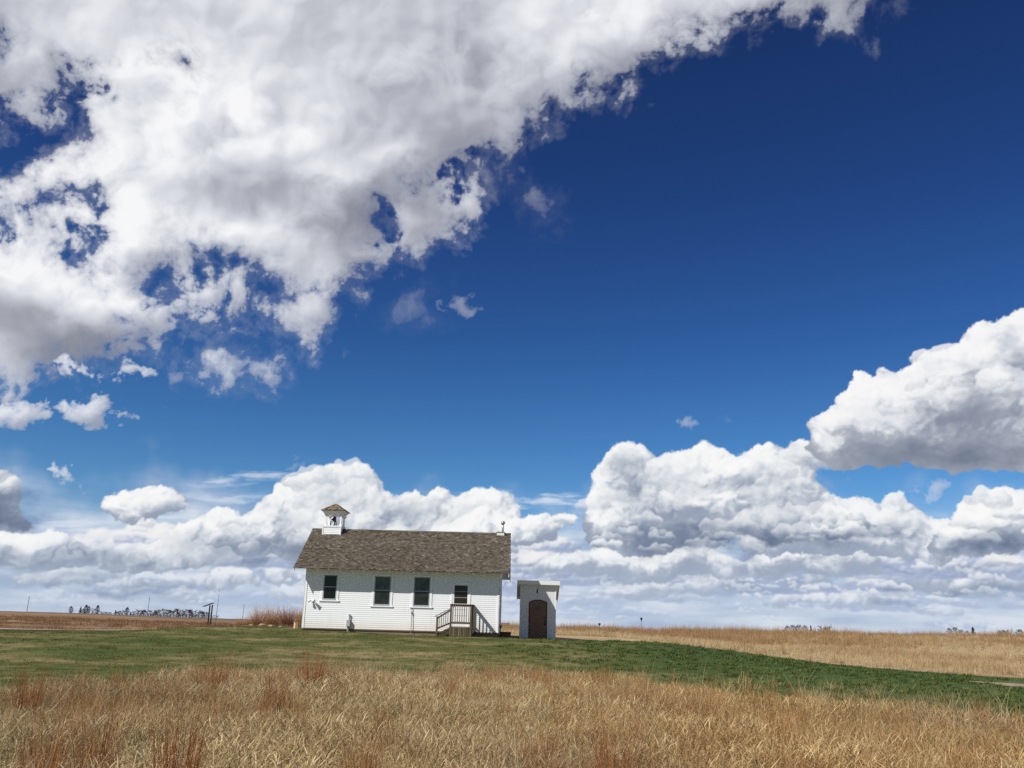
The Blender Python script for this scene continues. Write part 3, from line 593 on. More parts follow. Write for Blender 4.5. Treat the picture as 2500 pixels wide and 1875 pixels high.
# the lawn: between the tall grass and the prairie (near edge, far edge by bearing)
def XD(u, d): r_ = ray(u, CY + (FPX * math.tan(PITCH))); return (r_.x / r_.y * d, d)
LN = [(-900, 14.5), (-400, 15), (0, 16), (300, 18), (560, 23), (800, 25), (1250, 26), (1550, 24), (1650, 22), (1950, 19.2), (2150, 17), (2500, 16), (3000, 15.5)]
LF = [(-900, 46), (-400, 47), (0, 47.5), (300, 47), (560, 47.5), (640, 56), (800, 58), (1150, 57), (1290, 51), (1360, 46), (1550, 43), (1720, 40.8), (1900, 38.2), (2200, 35.5), (2500, 32.5), (3000, 30)]
def edge_at(tbl, u): return np.interp(u, [a[0] for a in tbl], [a[1] for a in tbl])
us = np.linspace(-900, 3000, 330); vs = np.linspace(0, 1, 120)
th_ = np.array([XD(u, 1.0)[0] for u in us])
jn = np.sin(us * 0.021) * 0.35 + np.sin(us * 0.067 + 1) * 0.2 + rng.normal(0, .08, len(us))
near_d = edge_at(LN, us) + jn; far_d = edge_at(LF, us) + jn * 0.3
D_ = near_d[:, None] * (1 - vs) + far_d[:, None] * vs; Xl = th_[:, None] * D_
Zl = terrain(Xl, D_) + 0.012
idx = np.arange(Xl.size).reshape(Xl.shape); q = np.stack([idx[:-1, :-1], idx[1:, :-1], idx[1:, 1:], idx[:-1, 1:]], -1).reshape(-1, 4)
M_lawn, t, b = newmat('lawn'); p = geo_pos(t); gx_, gy_, gz_ = sep(p)
n1 = tnoise(vec(t, gx_ * 0.35, gy_ * 0.75, 0), 0.55, 7.0, 0.62, dist=0.4); n2 = tnoise(p, 3.0, 7.0, 0.7); n3 = tnoise(vec(t, gx_ * .1, gy_ * .1, 3), 1.0, 3.0, 0.5)
rightg = gx_.step(-1, 9)
tone = n1 * 0.55 + n2 * 0.25 + n3 * 0.2
cl = ramp(tone, [(0.34, (0.042, 0.064, 0.015)), (0.45, (0.072, 0.094, 0.024)), (0.51, (0.125, 0.118, 0.042)), (0.57, (0.22, 0.175, 0.082)), (0.70, (0.34, 0.26, 0.13))])
cr = ramp(tone, [(0.35, (0.036, 0.062, 0.017)), (0.55, (0.068, 0.102, 0.028)), (0.70, (0.12, 0.135, 0.045))])
setc(b, t, mixc(rightg, cl, cr)); b.inputs['Roughness'].default_value = 0.95; b.inputs['Specular IOR Level'].default_value = 0.1
bump(b, t, n2 * 0.7 + n1 * 0.3, 0.9, 0.06)
lawn = link_mesh('lawn', np.stack([Xl, D_, Zl], -1).reshape(-1, 3), q, [M_lawn]); tag(lawn, kind='structure')
for pl in lawn.data.polygons: pl.use_smooth = True

# the concrete path along the far side of the lawn, and the bare patch at the right
def strip(name, pts, w, mat, dz=0.03, thick=True):
    pts = [Vector((a, b_, 0)) for a, b_ in pts]; V = []; n = len(pts)
    for i, p_ in enumerate(pts):
        d = (pts[min(i + 1, n - 1)] - pts[max(i - 1, 0)]).normalized(); s_ = Vector((-d.y, d.x, 0))
        wi = w[i] if isinstance(w, (list, tuple)) else w
        for k in (-0.5, -0.17, 0.17, 0.5): q_ = p_ + s_ * wi * k; V.append((q_.x, q_.y, tz(q_.x, q_.y) + dz))
    Fq = [(4 * i + k, 4 * i + k + 1, 4 * i + k + 5, 4 * i + k + 4) for i in range(n - 1) for k in range(3)]
    return link_mesh(name, V, Fq, [mat])
M_conc = simple('path_concrete', (0.42, 0.40, 0.34), 0.9, var=0.2, scale=1.5)
M_dirt = simple('bare_dirt', (0.30, 0.225, 0.155), 0.95, var=0.25, scale=1.2)
pp = [XD(u, d) for u, d in [(-700, 49.5), (-300, 49.5), (0, 49.2), (150, 49.0), (300, 48.8), (420, 48.8), (520, 49.0), (600, 50.5), (680, 54), (760, 60)]]
pth = strip('path', pp, 1.25, M_conc, 0.035); tag(pth, kind='structure')
dp = [XD(u, d) for u, d in [(2330, 30.6), (2385, 30.2), (2440, 29.6), (2520, 28.6), (2680, 26.6), (2900, 25)]]
dpo = strip('dirt_track', dp, [0.1, 0.9, 1.7, 2.3, 2.6, 2.8], M_dirt, 0.03); tag(dpo, kind='structure')

# ---------------------------------------------------------------- grass: clump shapes, scattered by geometry nodes
def blade_clump(n, rad, h0, h1, lean0, lean1, w0, w1, curl, seed, seg=3, tuft=0.0, lift=0.0):
    r_ = np.random.default_rng(seed)
    a = r_.uniform(0, 2 * np.pi, n); rr = rad * np.sqrt(r_.random(n))
    bx, by = rr * np.cos(a), rr * np.sin(a)
    L = r_.uniform(h0, h1, n); ln = r_.uniform(lean0, lean1, n); az_ = np.where(r_.random(n) < tuft, a + r_.normal(0, .5, n), r_.uniform(0, 2 * np.pi, n))
    w = r_.uniform(w0, w1, n); cu = r_.normal(curl, abs(curl) * 0.6 + 0.05, n); tint = r_.random(n)
    V = np.zeros((n, seg + 1, 2, 3)); T_ = np.zeros((n, seg + 1, 2)); Hh = np.zeros((n, seg + 1, 2))
    px, py, pz = bx.copy(), by.copy(), r_.uniform(0, lift + 1e-6, n) - 0.02
    tw = r_.uniform(0, np.pi, n)
    for k in range(seg + 1):
        wk = w * (1.0 if k == 0 else (1 - (k / seg) ** 1.6) + 0.12)
        sx, sy = np.cos(tw) * wk / 2, np.sin(tw) * wk / 2
        V[:, k, 0] = np.stack([px - sx, py - sy, pz], 1); V[:, k, 1] = np.stack([px + sx, py + sy, pz], 1)
        T_[:, k, :] = tint[:, None]; Hh[:, k, :] = k / seg
        ang = ln + cu * k / seg; st_ = L / seg
        px = px + np.sin(ang) * np.cos(az_) * st_; py = py + np.sin(ang) * np.sin(az_) * st_; pz = np.maximum(pz + np.cos(ang) * st_, 0.005)
    base = (np.arange(n) * (seg + 1) * 2)[:, None]
    k = np.arange(seg)[None, :] * 2 + base
    q = np.stack([k, k + 1, k + 3, k + 2], -1).reshape(-1, 4)
    return V.reshape(-1, 3), q, T_.ravel(), Hh.ravel()
def join_clumps(*cl):
    V, Q, A, B, o = [], [], [], [], 0
    for v, q, a, b_ in cl: V.append(v); Q.append(q + o); A.append(a); B.append(b_); o += len(v)
    return np.concatenate(V), np.concatenate(Q), np.concatenate(A), np.concatenate(B)
def clump_mesh(name, data, mat):
    V, Q, A, B = data; me = bpy.data.meshes.new(name)
    me.vertices.add(len(V)); me.vertices.foreach_set('co', V.astype(np.float32).ravel())
    me.loops.add(len(Q) * 4); me.loops.foreach_set('vertex_index', Q.astype(np.int32).ravel())
    me.polygons.add(len(Q)); me.polygons.foreach_set('loop_start', np.arange(0, len(Q) * 4, 4, dtype=np.int32)); me.update(calc_edges=True)
    for nm, vv in (('tint', A), ('hfrac', B)):
        at_ = me.attributes.new(nm, 'FLOAT', 'POINT'); at_.data.foreach_set('value', vv.astype(np.float32))
    me.materials.append(mat); return me
def grass_mat(name, stops, patch=None, pscale=0.35, green=None, root=0.45, trans=0.25, warm=False):
    m = bpy.data.materials.new(name); m.use_nodes = True; t = m.node_tree; t.nodes.clear()
    ti = nodeattr(t, 'tint'); hf = nodeattr(t, 'hfrac'); p = geo_pos(t)
    oi = t.nodes.new('ShaderNodeObjectInfo'); rnd = S(t, oi.outputs['Random'])
    n = tnoise(p, pscale, 4.0, 0.6)
    v = ti * 0.80 + rnd * 0.14 + (n - 0.5) * 0.8 + 0.05
    c = ramp(v, stops)
    if warm: px_ = sep(p)[0]; c = mixc(px_.step(-6, 8) * 0.8, c, mixc(1.0, c, (1.12, 0.98, 0.80), 'MULTIPLY')); c = mixc(tnoise(p, 0.9, 3.0, 0.6).step(0.52, 0.70) * 0.35, c, (0.14, 0.10, 0.065))
    if patch: c = mixc(tnoise(p, pscale * 0.5, 3.0, 0.55).step(0.50, 0.62) * 0.7, c, ramp(ti, patch))
    if green: c = mixc((tnoise(p, pscale * 0.8, 3.0, 0.5).step(0.52, 0.62) * (1.0 - hf)) * 0.6, c, green)
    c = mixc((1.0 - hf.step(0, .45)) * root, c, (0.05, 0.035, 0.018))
    d = t.nodes.new('ShaderNodeBsdfDiffuse'); tr = t.nodes.new('ShaderNodeBsdfTranslucent'); mx = t.nodes.new('ShaderNodeMixShader'); o = t.nodes.new('ShaderNodeOutputMaterial')
    t.links.new(c.k, d.inputs[0]); t.links.new(c.k, tr.inputs[0]); mx.inputs[0].default_value = trans
    t.links.new(d.outputs[0], mx.inputs[1]); t.links.new(tr.outputs[0], mx.inputs[2]); t.links.new(mx.outputs[0], o.inputs[0]); return m
def scatter(name, meshes, P, scale, rotz, which, kind='stuff', tilt=None):
    """instances of clump meshes on the given points"""
    cc = bpy.data.collections.new(name + '_clumps')
    for i, me in enumerate(meshes):
        o = bpy.data.objects.new('%s_clump' % name, me); cc.objects.link(o)
    ob = link_mesh(name, P, np.zeros((0, 4)))
    for nm, v in (('sc', scale), ('rz', rotz)): attr(ob, nm, v)
    a = ob.data.attributes.new('wh', 'INT', 'POINT'); a.data.foreach_set('value', np.asarray(which, np.int32))
    g = bpy.data.node_groups.new(name + '_nodes', 'GeometryNodeTree')
    g.interface.new_socket('Geometry', in_out='INPUT', socket_type='NodeSocketGeometry'); g.interface.new_socket('Geometry', in_out='OUTPUT', socket_type='NodeSocketGeometry')
    N = g.nodes.new; L = g.links.new
    i_ = N('NodeGroupInput'); o_ = N('NodeGroupOutput'); ip = N('GeometryNodeInstanceOnPoints'); ci = N('GeometryNodeCollectionInfo')
    ci.inputs['Collection'].default_value = cc; ci.inputs['Separate Children'].default_value = True; ci.inputs['Reset Children'].default_value = True
    def na(n_, ty):
        q = N('GeometryNodeInputNamedAttribute'); q.data_type = ty; q.inputs['Name'].default_value = n_; return q.outputs['Attribute']
    cx = N('ShaderNodeCombineXYZ'); L(na('rz', 'FLOAT'), cx.inputs[2])
    er = N('FunctionNodeEulerToRotation'); L(cx.outputs[0], er.inputs[0])
    L(i_.outputs[0], ip.inputs['Points']); L(ci.outputs[0], ip.inputs['Instance']); ip.inputs['Pick Instance'].default_value = True
    L(na('wh', 'INT'), ip.inputs['Instance Index']); L(er.outputs[0], ip.inputs['Rotation']); L(na('sc', 'FLOAT'), ip.inputs['Scale'])
    L(ip.outputs[0], o_.inputs[0])
    md = ob.modifiers.new('scatter', 'NODES'); md.node_group = g
    return tag(ob, kind=kind)
def points(n, y0, y1, side=0.68, extra=2.5, power=1.0):
    """random ground points in the wedge in front of the viewer"""
    u_ = rng.random(n * 2); y = np.sqrt(y0 * y0 + u_ * (y1 * y1 - y0 * y0)) if power == 1.0 else y0 + (y1 - y0) * u_ ** power
    x = rng.uniform(-1, 1, n * 2) * (side * y + extra); return x[:n], y[:n]
def nz(x, y, f, seed=0, o=3): return fbm(np.asarray(x) * f, np.asarray(y) * f, o, 0.5, seed)
def bearing_u(x, y):
    """photo column of a bearing, for the edges of the lawn"""
    return np.interp(x / y, th_, us)

STRAW = [(0.02, (0.11, 0.070, 0.032)), (0.18, (0.30, 0.205, 0.095)), (0.40, (0.50, 0.37, 0.185)), (0.66, (0.68, 0.54, 0.295)), (0.92, (0.86, 0.74, 0.48))]
RUST = [(0.1, (0.15, 0.065, 0.024)), (0.4, (0.30, 0.14, 0.052)), (0.7, (0.44, 0.24, 0.10)), (0.95, (0.58, 0.37, 0.18))]
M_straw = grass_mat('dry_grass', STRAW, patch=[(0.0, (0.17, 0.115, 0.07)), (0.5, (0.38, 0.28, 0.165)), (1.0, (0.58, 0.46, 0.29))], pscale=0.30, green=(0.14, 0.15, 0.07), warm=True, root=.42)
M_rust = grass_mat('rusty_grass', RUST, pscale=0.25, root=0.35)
M_stalk = grass_mat('pale_stalk', [(0.0, (0.42, 0.31, 0.16)), (1.0, (0.75, 0.63, 0.40))], root=0.2)
V_ = []
for k in range(8): V_.append(clump_mesh('straw_mat', join_clumps(blade_clump(170, 0.45, 0.05, 0.21, 0.2, 1.7, .005, .012, 1.0, 10 + k, 3, lift=.22), blade_clump(40, 0.40, 0.12, 0.34, 0.2, 1.2, .004, .007, 1.1, 20 + k, 5, lift=.1), blade_clump(3, 0.4, .25, .5, .7, 1.5, .005, .008, .3, 25 + k, 4, lift=.2)), M_straw))
for k in range(3): V_.append(clump_mesh('straw_tuft', join_clumps(blade_clump(64, 0.24, 0.16, 0.42, 0.15, 1.0, .004, .007, 0.9, 30 + k, 5, 0.6), blade_clump(10, 0.15, 0.35, 0.62, 0.05, 0.45, .003, .005, 0.35, 35 + k, 4, .6)), M_straw))
for k in range(3): V_.append(clump_mesh('bluestem', join_clumps(blade_clump(48, 0.15, 0.25, 0.62, 0.04, 0.42, .0028, .005, 0.3, 40 + k, 4, 0.8), blade_clump(40, 0.2, 0.12, 0.35, 0.2, 1.1, .003, .006, 0.8, 45 + k, 3, .6)), M_rust))
for k in range(2): V_.append(clump_mesh('stalk', blade_clump(5, 0.30, 0.5, 0.95, 0.05, 0.5, .004, .006, 0.15, 50 + k, 4), M_stalk))
xs, ys, wh, sc = [], [], [], []
def put(x, y, w, s): xs.append(x); ys.append(y); wh.append(w); sc.append(s)
x, y = points(7400, 3.2, 28); u = bearing_u(x, y); ok = y < edge_at(LN, u) + nz(x, y, 0.45, 3) * 3.2 + rng.normal(0, .5, len(x))
hh = np.clip(0.92 + 0.5 * nz(x, y, 0.30, 8), .6, 1.08); ok &= (nz(x, y, 0.55, 18) > -0.42) | (rng.random(len(x)) < .45); put(x[ok], y[ok], rng.integers(0, 8, ok.sum()), (rng.uniform(0.6, 1.3, len(x)) * hh)[ok])
x, y = points(3200, 3.2, 28.5); u = bearing_u(x, y); ok = (y < edge_at(LN, u) + nz(x, y, 0.45, 3) * 3.6 + rng.normal(0, 1.0, len(x))) & (nz(x, y, 0.22, 5) > -0.15)
put(x[ok], y[ok], rng.integers(8, 11, ok.sum()), rng.uniform(0.55, 1.05, ok.sum()))
x, y = points(4600, 3.0, 29); u = bearing_u(x, y); rn = nz(x, y, 0.16, 6) + 0.5 * nz(x, y, 0.7, 7)
ok = (y < edge_at(LN, u) + 0.3 + rng.normal(0, .4, len(x))) & (rn > 0.16 - 0.10 * (x < 2) + 0.14 * (x > 5)) & (rng.random(len(x)) < 0.75)
put(x[ok], y[ok], rng.integers(11, 14, ok.sum()), rng.uniform(0.6, 1.15, ok.sum()))
x, y = points(700, 3.5, 24.0); u = bearing_u(x, y); ok = y < edge_at(LN, u) + 0.3; put(x[ok], y[ok], rng.integers(14, 16, ok.sum()), rng.uniform(0.6, 1.1, ok.sum()))
bcs_ = [clump_mesh('small_bluestem', join_clumps(blade_clump(90, 0.12, 0.30, 0.80, 0.0, 0.24, .0026, .0046, 0.16, 160 + k, 4, .85), blade_clump(50, 0.16, 0.12, 0.35, 0.1, 0.8, .003, .006, 0.7, 170 + k, 3, .8)), M_rust) for k in range(3)]
V_ += bcs_
x, y = points(420, 5.0, 26); u = bearing_u(x, y); ok = (y < edge_at(LN, u) + 0.8) & (nz(x, y, 0.3, 22) > -.1); put(x[ok], y[ok], rng.integers(16, 19, ok.sum()), rng.uniform(0.5, 1.0, ok.sum()))
# thin seed heads leaning into the view over the lawn edge at the right and centre
x, y = points(1300, 11, 31); u = bearing_u(x, y); e = edge_at(LN, u); ok = (y > e - 2.5) & (y < e + 2.5 + 4.5 * sstep(2, 8, x) * rng.random(len(x))) & (x > -6); put(x[ok], y[ok], rng.choice([8, 9, 10, 14, 15], ok.sum()), rng.uniform(0.6, 1.15, ok.sum()))
x = np.concatenate(xs); y = np.concatenate(ys)
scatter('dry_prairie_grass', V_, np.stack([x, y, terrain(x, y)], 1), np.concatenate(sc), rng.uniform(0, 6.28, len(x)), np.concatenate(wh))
# rust-red clumps that stand out singly in the foreground
M_rust2 = grass_mat('red_bluestem', [(0.1, (0.15, 0.045, 0.016)), (0.5, (0.30, 0.105, 0.038)), (0.95, (0.46, 0.21, 0.085))], pscale=0.4, root=0.3)
def big_clump(k): return clump_mesh('bluestem_clump', join_clumps(blade_clump(230, 0.17, 0.40, 1.0, 0.0, 0.22, .0026, .0046, 0.16, 60 + k, 4, .85), blade_clump(110, 0.2, 0.15, 0.45, 0.1, 0.6, .003, .006, 0.7, 70 + k, 3, .8)), M_rust2)
bcs = [big_clump(k) for k in range(3)]
REDS = [((105, 1870), 8.4, 1.0, 'tall rust-red bunchgrass clump at the bottom left corner'), ((70, 1700), 14.0, 1.0, 'rust-brown bunchgrass clump rising near the left edge beside the lawn'),
        ((235, 1870), 8.7, .95, 'rust-red bunchgrass clump just right of the bottom left corner'), ((430, 1870), 8.2, 1.1, 'tallest rust-red bunchgrass clump in the foreground, left of centre'),
        ((530, 1660), 19.0, 1.0, 'reddish bunchgrass clump reaching over the lawn edge, left of the schoolhouse'), ((765, 1660), 20.0, 1.15, 'narrow rusty bunchgrass clump below the left end of the schoolhouse'),
        ((670, 1730), 15.5, .9, 'dark rusty bunchgrass clump in the dry grass below the ornamental grasses'), ((880, 1875), 8.6, .75, 'rusty bunchgrass clump at the bottom edge, left of the middle'),
        ((1330, 1860), 8.4, .8, 'orange-brown bunchgrass clump at the bottom edge below the outhouse'), ((1500, 1850), 9.0, .95, 'orange-brown bunchgrass clump right of the middle of the foreground'),
        ((1930, 1875), 8.0, .75, 'pale orange bunchgrass clump at the bottom edge, right of centre'), ((2400, 1875), 8.2, .75, 'brown bunchgrass clump at the bottom right corner')]
for i, ((u, v), Y0, s_, lab) in enumerate(REDS):
    r_ = ray(u, v); x = r_.x / r_.y * Y0
    o = bpy.data.objects.new('bunchgrass', bcs[i % 3]); col.objects.link(o); o.location = (x, Y0, tz(x, Y0) - 0.02); o.rotation_euler = (0, 0, i * 1.7); o.scale = (s_, s_, s_)
    tag(o, lab, 'grass clump', 'rust-red bunchgrass clumps standing out of the dry grass')

# lawn blades and broad-leaved weeds
GL = [(0.1, (0.042, 0.068, 0.015)), (0.4, (0.076, 0.110, 0.028)), (0.62, (0.13, 0.145, 0.042)), (0.78, (0.26, 0.21, 0.09)), (0.95, (0.38, 0.30, 0.15))]
M_gl = grass_mat('lawn_grass', GL, pscale=0.55, root=0.3); M_weed = grass_mat('green_weed', [(0.1, (0.038, 0.062, 0.016)), (0.5, (0.078, 0.118, 0.032)), (0.9, (0.17, 0.20, 0.07))], pscale=0.5, root=0.45)
GM = [clump_mesh('lawn_tuft', blade_clump(60, 0.26, 0.03, 0.085, 0.1, 0.9, .005, .011, 0.6, 80 + k, 2), M_gl) for k in range(3)] + \
     [clump_mesh('weed_tuft', blade_clump(34, 0.17, 0.06, 0.15, 0.4, 1.2, .014, .032, 0.5, 90 + k, 2), M_weed) for k in range(3)]
x, y = points(9500, 14, 50); u = bearing_u(x, y); ok = (y > edge_at(LN, u)) & (y < edge_at(LF, u) - 0.3) & ~((u > 2340) & (np.abs(y - np.interp(u, [2330, 2440, 2520, 2680], [30.6, 29.6, 28.6, 26.6])) < np.interp(u, [2330, 2440, 2520], [.1, .8, 1.1])))
x, y = x[ok], y[ok]; cl_ = (np.abs(x + 4.9) < 6.6) & (np.abs(y - 46.5) < 2.3); x, y = x[~cl_], y[~cl_]; weed = rng.random(len(x)) < sstep(-3, 7, x) * 0.9
scatter('lawn_grass', GM, np.stack([x, y, terrain(x, y) + 0.01], 1), rng.uniform(0.7, 1.4, len(x)), rng.uniform(0, 6.28, len(x)), np.where(weed, rng.integers(3, 6, len(x)), rng.integers(0, 3, len(x))))

# tan prairie beyond the lawn at the right, rusty along its crest
TAN = [(0.05, (0.21, 0.15, 0.078)), (0.3, (0.40, 0.295, 0.155)), (0.6, (0.57, 0.44, 0.25)), (0.9, (0.70, 0.57, 0.36))]
M_tan = grass_mat('tan_prairie', TAN, pscale=0.12, root=0.15, patch=[(0, (0.30, 0.19, 0.09)), (1, (0.48, 0.33, 0.17))])
M_rus = grass_mat('rusty_prairie', [(0.1, (0.19, 0.105, 0.05)), (0.5, (0.38, 0.235, 0.115)), (0.95, (0.54, 0.38, 0.21))], pscale=0.12, root=0.2)
PM = [clump_mesh('prairie_tuft', blade_clump(46, 0.32, 0.22, 0.52, 0.02, 0.55, .009, .017, 0.35, 100 + k, 3), M_tan) for k in range(3)] + \
     [clump_mesh('rusty_tuft', join_clumps(blade_clump(46, 0.34, 0.3, 0.72, 0.02, 0.45, .009, .018, 0.3, 110 + k, 3), blade_clump(8, .3, .6, 1.05, 0, .2, .008, .012, .2, 115 + k, 3)), M_rus) for k in range(3)]
x, y = points(30000, 30, 108, side=0.75); u = bearing_u(x, y)
ok = (y > edge_at(LF, u) + 0.25 + rng.normal(0, .15, len(x))) & (x / y > -0.10 + rng.random(len(x)) * .06) & (rng.random(len(x)) < 0.75 + 0.25 * (y < 60)); x, y = x[ok], y[ok]
rust = rng.random(len(x)) < sstep(66, 90, y + 34 * nz(x, y, 0.05, 9)) * 0.85 + 0.04
pad_ = (np.abs(x - 2) < 5.5) & (y < 57); x, y, rust = x[~pad_], y[~pad_], rust[~pad_]
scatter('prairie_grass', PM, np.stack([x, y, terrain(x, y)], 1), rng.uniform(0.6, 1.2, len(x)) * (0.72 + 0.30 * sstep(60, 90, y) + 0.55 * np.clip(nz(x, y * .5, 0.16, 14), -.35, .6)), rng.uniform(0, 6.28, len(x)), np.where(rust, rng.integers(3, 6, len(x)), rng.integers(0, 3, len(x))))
# short brown growth in the field beyond the path at the left
M_fld = grass_mat('field_stubble', [(0.1, (0.13, 0.070, 0.040)), (0.5, (0.24, 0.135, 0.075)), (0.95, (0.44, 0.31, 0.18))], pscale=0.08, root=0.1)
FM = [clump_mesh('stubble_tuft', blade_clump(36, 0.45, 0.10, 0.30, 0.1, 0.8, .012, .022, 0.4, 120 + k, 2), M_fld) for k in range(3)]
x, y = points(9000, 50.5, 125, side=0.75); ok = (x / y < -0.16) & (nz(x * .35, y, 0.12, 12) > -0.25); x, y = x[ok], y[ok]
scatter('field_growth', FM, np.stack([x, y, terrain(x, y)], 1), rng.uniform(0.5, 1.3, len(x)), rng.uniform(0, 6.28, len(x)), rng.integers(0, 3, len(x)))

# ---------------------------------------------------------------- a small mesh builder
class MB:
    def __init__(s, off=(0, 0, 0)): s.v = []; s.f = []; s.o = Vector(off); s.a = []
    def _add(s, vs, fs, tone=0.5):
        n = len(s.v); s.v += [tuple(Vector(p_) - s.o) for p_ in vs]; s.f += [tuple(i + n for i in f_) for f_ in fs]; s.a += [tone] * len(fs); return s
    def box(s, x0, x1, y0, y1, z0, z1, tone=0.5):
        return s._add([(x0, y0, z0), (x1, y0, z0), (x1, y1, z0), (x0, y1, z0), (x0, y0, z1), (x1, y0, z1), (x1, y1, z1), (x0, y1, z1)],
                      [(0, 3, 2, 1), (4, 5, 6, 7), (0, 1, 5, 4), (1, 2, 6, 5), (2, 3, 7, 6), (3, 0, 4, 7)], tone)
    def beam(s, p_, q_, w, h, up=(0, 0, 1), tone=0.5):
        p_, q_ = Vector(p_), Vector(q_); d = (q_ - p_).normalized(); u_ = Vector(up)
        if abs(d.dot(u_)) > 0.98: u_ = Vector((0, 1, 0))
        r_ = d.cross(u_).normalized() * w / 2; t_ = r_.cross(d).normalized() * h / 2
        vs = [a + b_ for a in (p_, q_) for b_ in (-r_ - t_, r_ - t_, r_ + t_, -r_ + t_)]
        return s._add(vs, [(0, 1, 2, 3), (7, 6, 5, 4), (0, 4, 5, 1), (1, 5, 6, 2), (2, 6, 7, 3), (3, 7, 4, 0)], tone)
    def tube(s, p_, q_, r0_, r1_, n=10, cap=True, tone=0.5):
        p_, q_ = Vector(p_), Vector(q_); d = (q_ - p_).normalized(); u_ = Vector((0, 0, 1)) if abs(d.z) < 0.95 else Vector((1, 0, 0))
        a = d.cross(u_).normalized(); b_ = d.cross(a); vs = []
        for c, r_ in ((p_, r0_), (q_, r1_)):
            for i in range(n): t_ = 2 * math.pi * i / n; vs.append(c + a * math.cos(t_) * r_ + b_ * math.sin(t_) * r_)
        fs = [(i, (i + 1) % n, n + (i + 1) % n, n + i) for i in range(n)]
        if cap: fs += [tuple(range(n - 1, -1, -1)), tuple(range(n, 2 * n))]
        return s._add(vs, fs, tone)
    def lathe(s, c, prof, n=16, axis=(0, 0, 1), tone=0.5):
        c = Vector(c); ax = Vector(axis).normalized(); u_ = Vector((1, 0, 0)) if abs(ax.x) < 0.9 else Vector((0, 1, 0)); a = ax.cross(u_).normalized(); b_ = ax.cross(a)
        vs = [c + ax * h + (a * math.cos(2 * math.pi * i / n) + b_ * math.sin(2 * math.pi * i / n)) * r_ for r_, h in prof for i in range(n)]
        fs = [(k * n + i, k * n + (i + 1) % n, (k + 1) * n + (i + 1) % n, (k + 1) * n + i) for k in range(len(prof) - 1) for i in range(n)]
        return s._add(vs, fs, tone)
    def poly(s, pts, tone=0.5): return s._add(pts, [tuple(range(len(pts)))], tone)
    def prism(s, pts, d, tone=0.5):
        """flat outline pushed along d"""
        n = len(pts); d = Vector(d); a = [Vector(p_) for p_ in pts]; b_ = [p_ + d for p_ in a]
        return s._add(a + b_, [tuple(range(n - 1, -1, -1)), tuple(range(n, 2 * n))] + [(i, (i + 1) % n, n + (i + 1) % n, n + i) for i in range(n)], tone)
    def build(s, name, mat, parent=None, smooth=False):
        me = bpy.data.meshes.new(name); me.from_pydata(s.v, [], s.f); me.materials.append(mat)
        a = me.attributes.new('tone', 'FLOAT', 'FACE'); a.data.foreach_set('value', s.a)
        bm = bmesh.new(); bm.from_mesh(me); bmesh.ops.recalc_face_normals(bm, faces=bm.faces); bm.to_mesh(me); bm.free()
        if smooth:
            for pl in me.polygons: pl.use_smooth = True
        o = bpy.data.objects.new(name, me); col.objects.link(o)
        if parent is not None: o.parent = parent
        return o
def hit(u, v, y0=4.0, y1=400.0):
    """where the ray through (u, v) meets the ground"""
    d = ray(u, v); lo = None; y = y0
    while y < y1:
        p_ = at(u, v, y)
        if p_.z < tz(p_.x, p_.y): return Vector((p_.x, p_.y, tz(p_.x, p_.y)))
        y += 0.1 if y < 70 else 1.0
    p_ = at(u, v, 60.0); return Vector((p_.x, 60.0, tz(p_.x, 60.0)))

# ---------------------------------------------------------------- materials of the buildings
def paint(name, c, dirt=(0.55, 0.48, 0.38), amt=0.25, rough=0.55, foot=None):
    m, t, b = newmat(name); p = objco(t); n = tnoise(p, 1.3, 6.0, 0.65); n2 = tnoise(vec(t, *[a * k_ for a, k_ in zip(sep(p), (9.0, 9.0, 0.8))]), 1.0, 4.0, 0.6)
    f = (n * 0.5 + n2 * 0.5).step(0.48, 0.72) * amt
    c_ = mixc(f, c, dirt)
    if foot is not None:
        z = sep(p)[2]; c_ = mixc(z.step(foot + 0.55, foot - 0.05) * (n2 * 0.5 + 0.2), c_, (0.60, 0.50, 0.36))
    setc(b, t, c_); b.inputs['Roughness'].default_value = rough; b.inputs['Specular IOR Level'].default_value = 0.3; return m
M_white = paint('white_siding', (0.81, 0.825, 0.83), amt=0.18, foot=0.0)
M_trim = paint('white_trim', (0.84, 0.85, 0.85), amt=0.10)
M_soffit = paint('soffit_paint', (0.72, 0.72, 0.70), amt=0.2)
M_storm = simple('grey_window_frame', (0.34, 0.36, 0.38), 0.45, var=0.08)
def glassmat(name, c, top=None):
    m, t, b = newmat(name); p = objco(t); n = tnoise(p, 2.2, 3.0, 0.5, dist=0.5); lo = tuple(x * 0.6 for x in c); hi = tuple(x * 1.5 for x in c)
    setc(b, t, ramp(n, [(0.35, lo), (0.65, hi)])); b.inputs['Roughness'].default_value = 0.12; b.inputs['Specular IOR Level'].default_value = 0.28; b.inputs['IOR'].default_value = 1.45
    bump(b, t, tnoise(p, 1.6, 2.0), 0.05, 0.05); return m
M_gl_dark = glassmat('dark_window_glass', (0.006, 0.007, 0.007)); M_gl_grey = glassmat('curtained_glass', (0.045, 0.055, 0.055)); M_gl_mid = glassmat('dim_window_glass', (0.018, 0.023, 0.020))
M_gl_door = glassmat('door_glass', (0.022, 0.014, 0.011))
def tonemat(name, stops, rough=0.9, nscale=3.0, namt=0.35, streak=None):
    m, t, b = newmat(name); p = objco(t); to = nodeattr(t, 'tone'); n = tnoise(p, nscale, 5.0, 0.6); n2 = tnoise(p, 0.45, 3.0, 0.5)
    f = to * 0.75 + (n - 0.5) * namt + (n2 - 0.5) * 0.35 + 0.12
    c = ramp(f, stops)
    setc(b, t, c); b.inputs['Roughness'].default_value = rough; b.inputs['Specular IOR Level'].default_value = 0.12; bump(b, t, n, 0.4, 0.01); return m
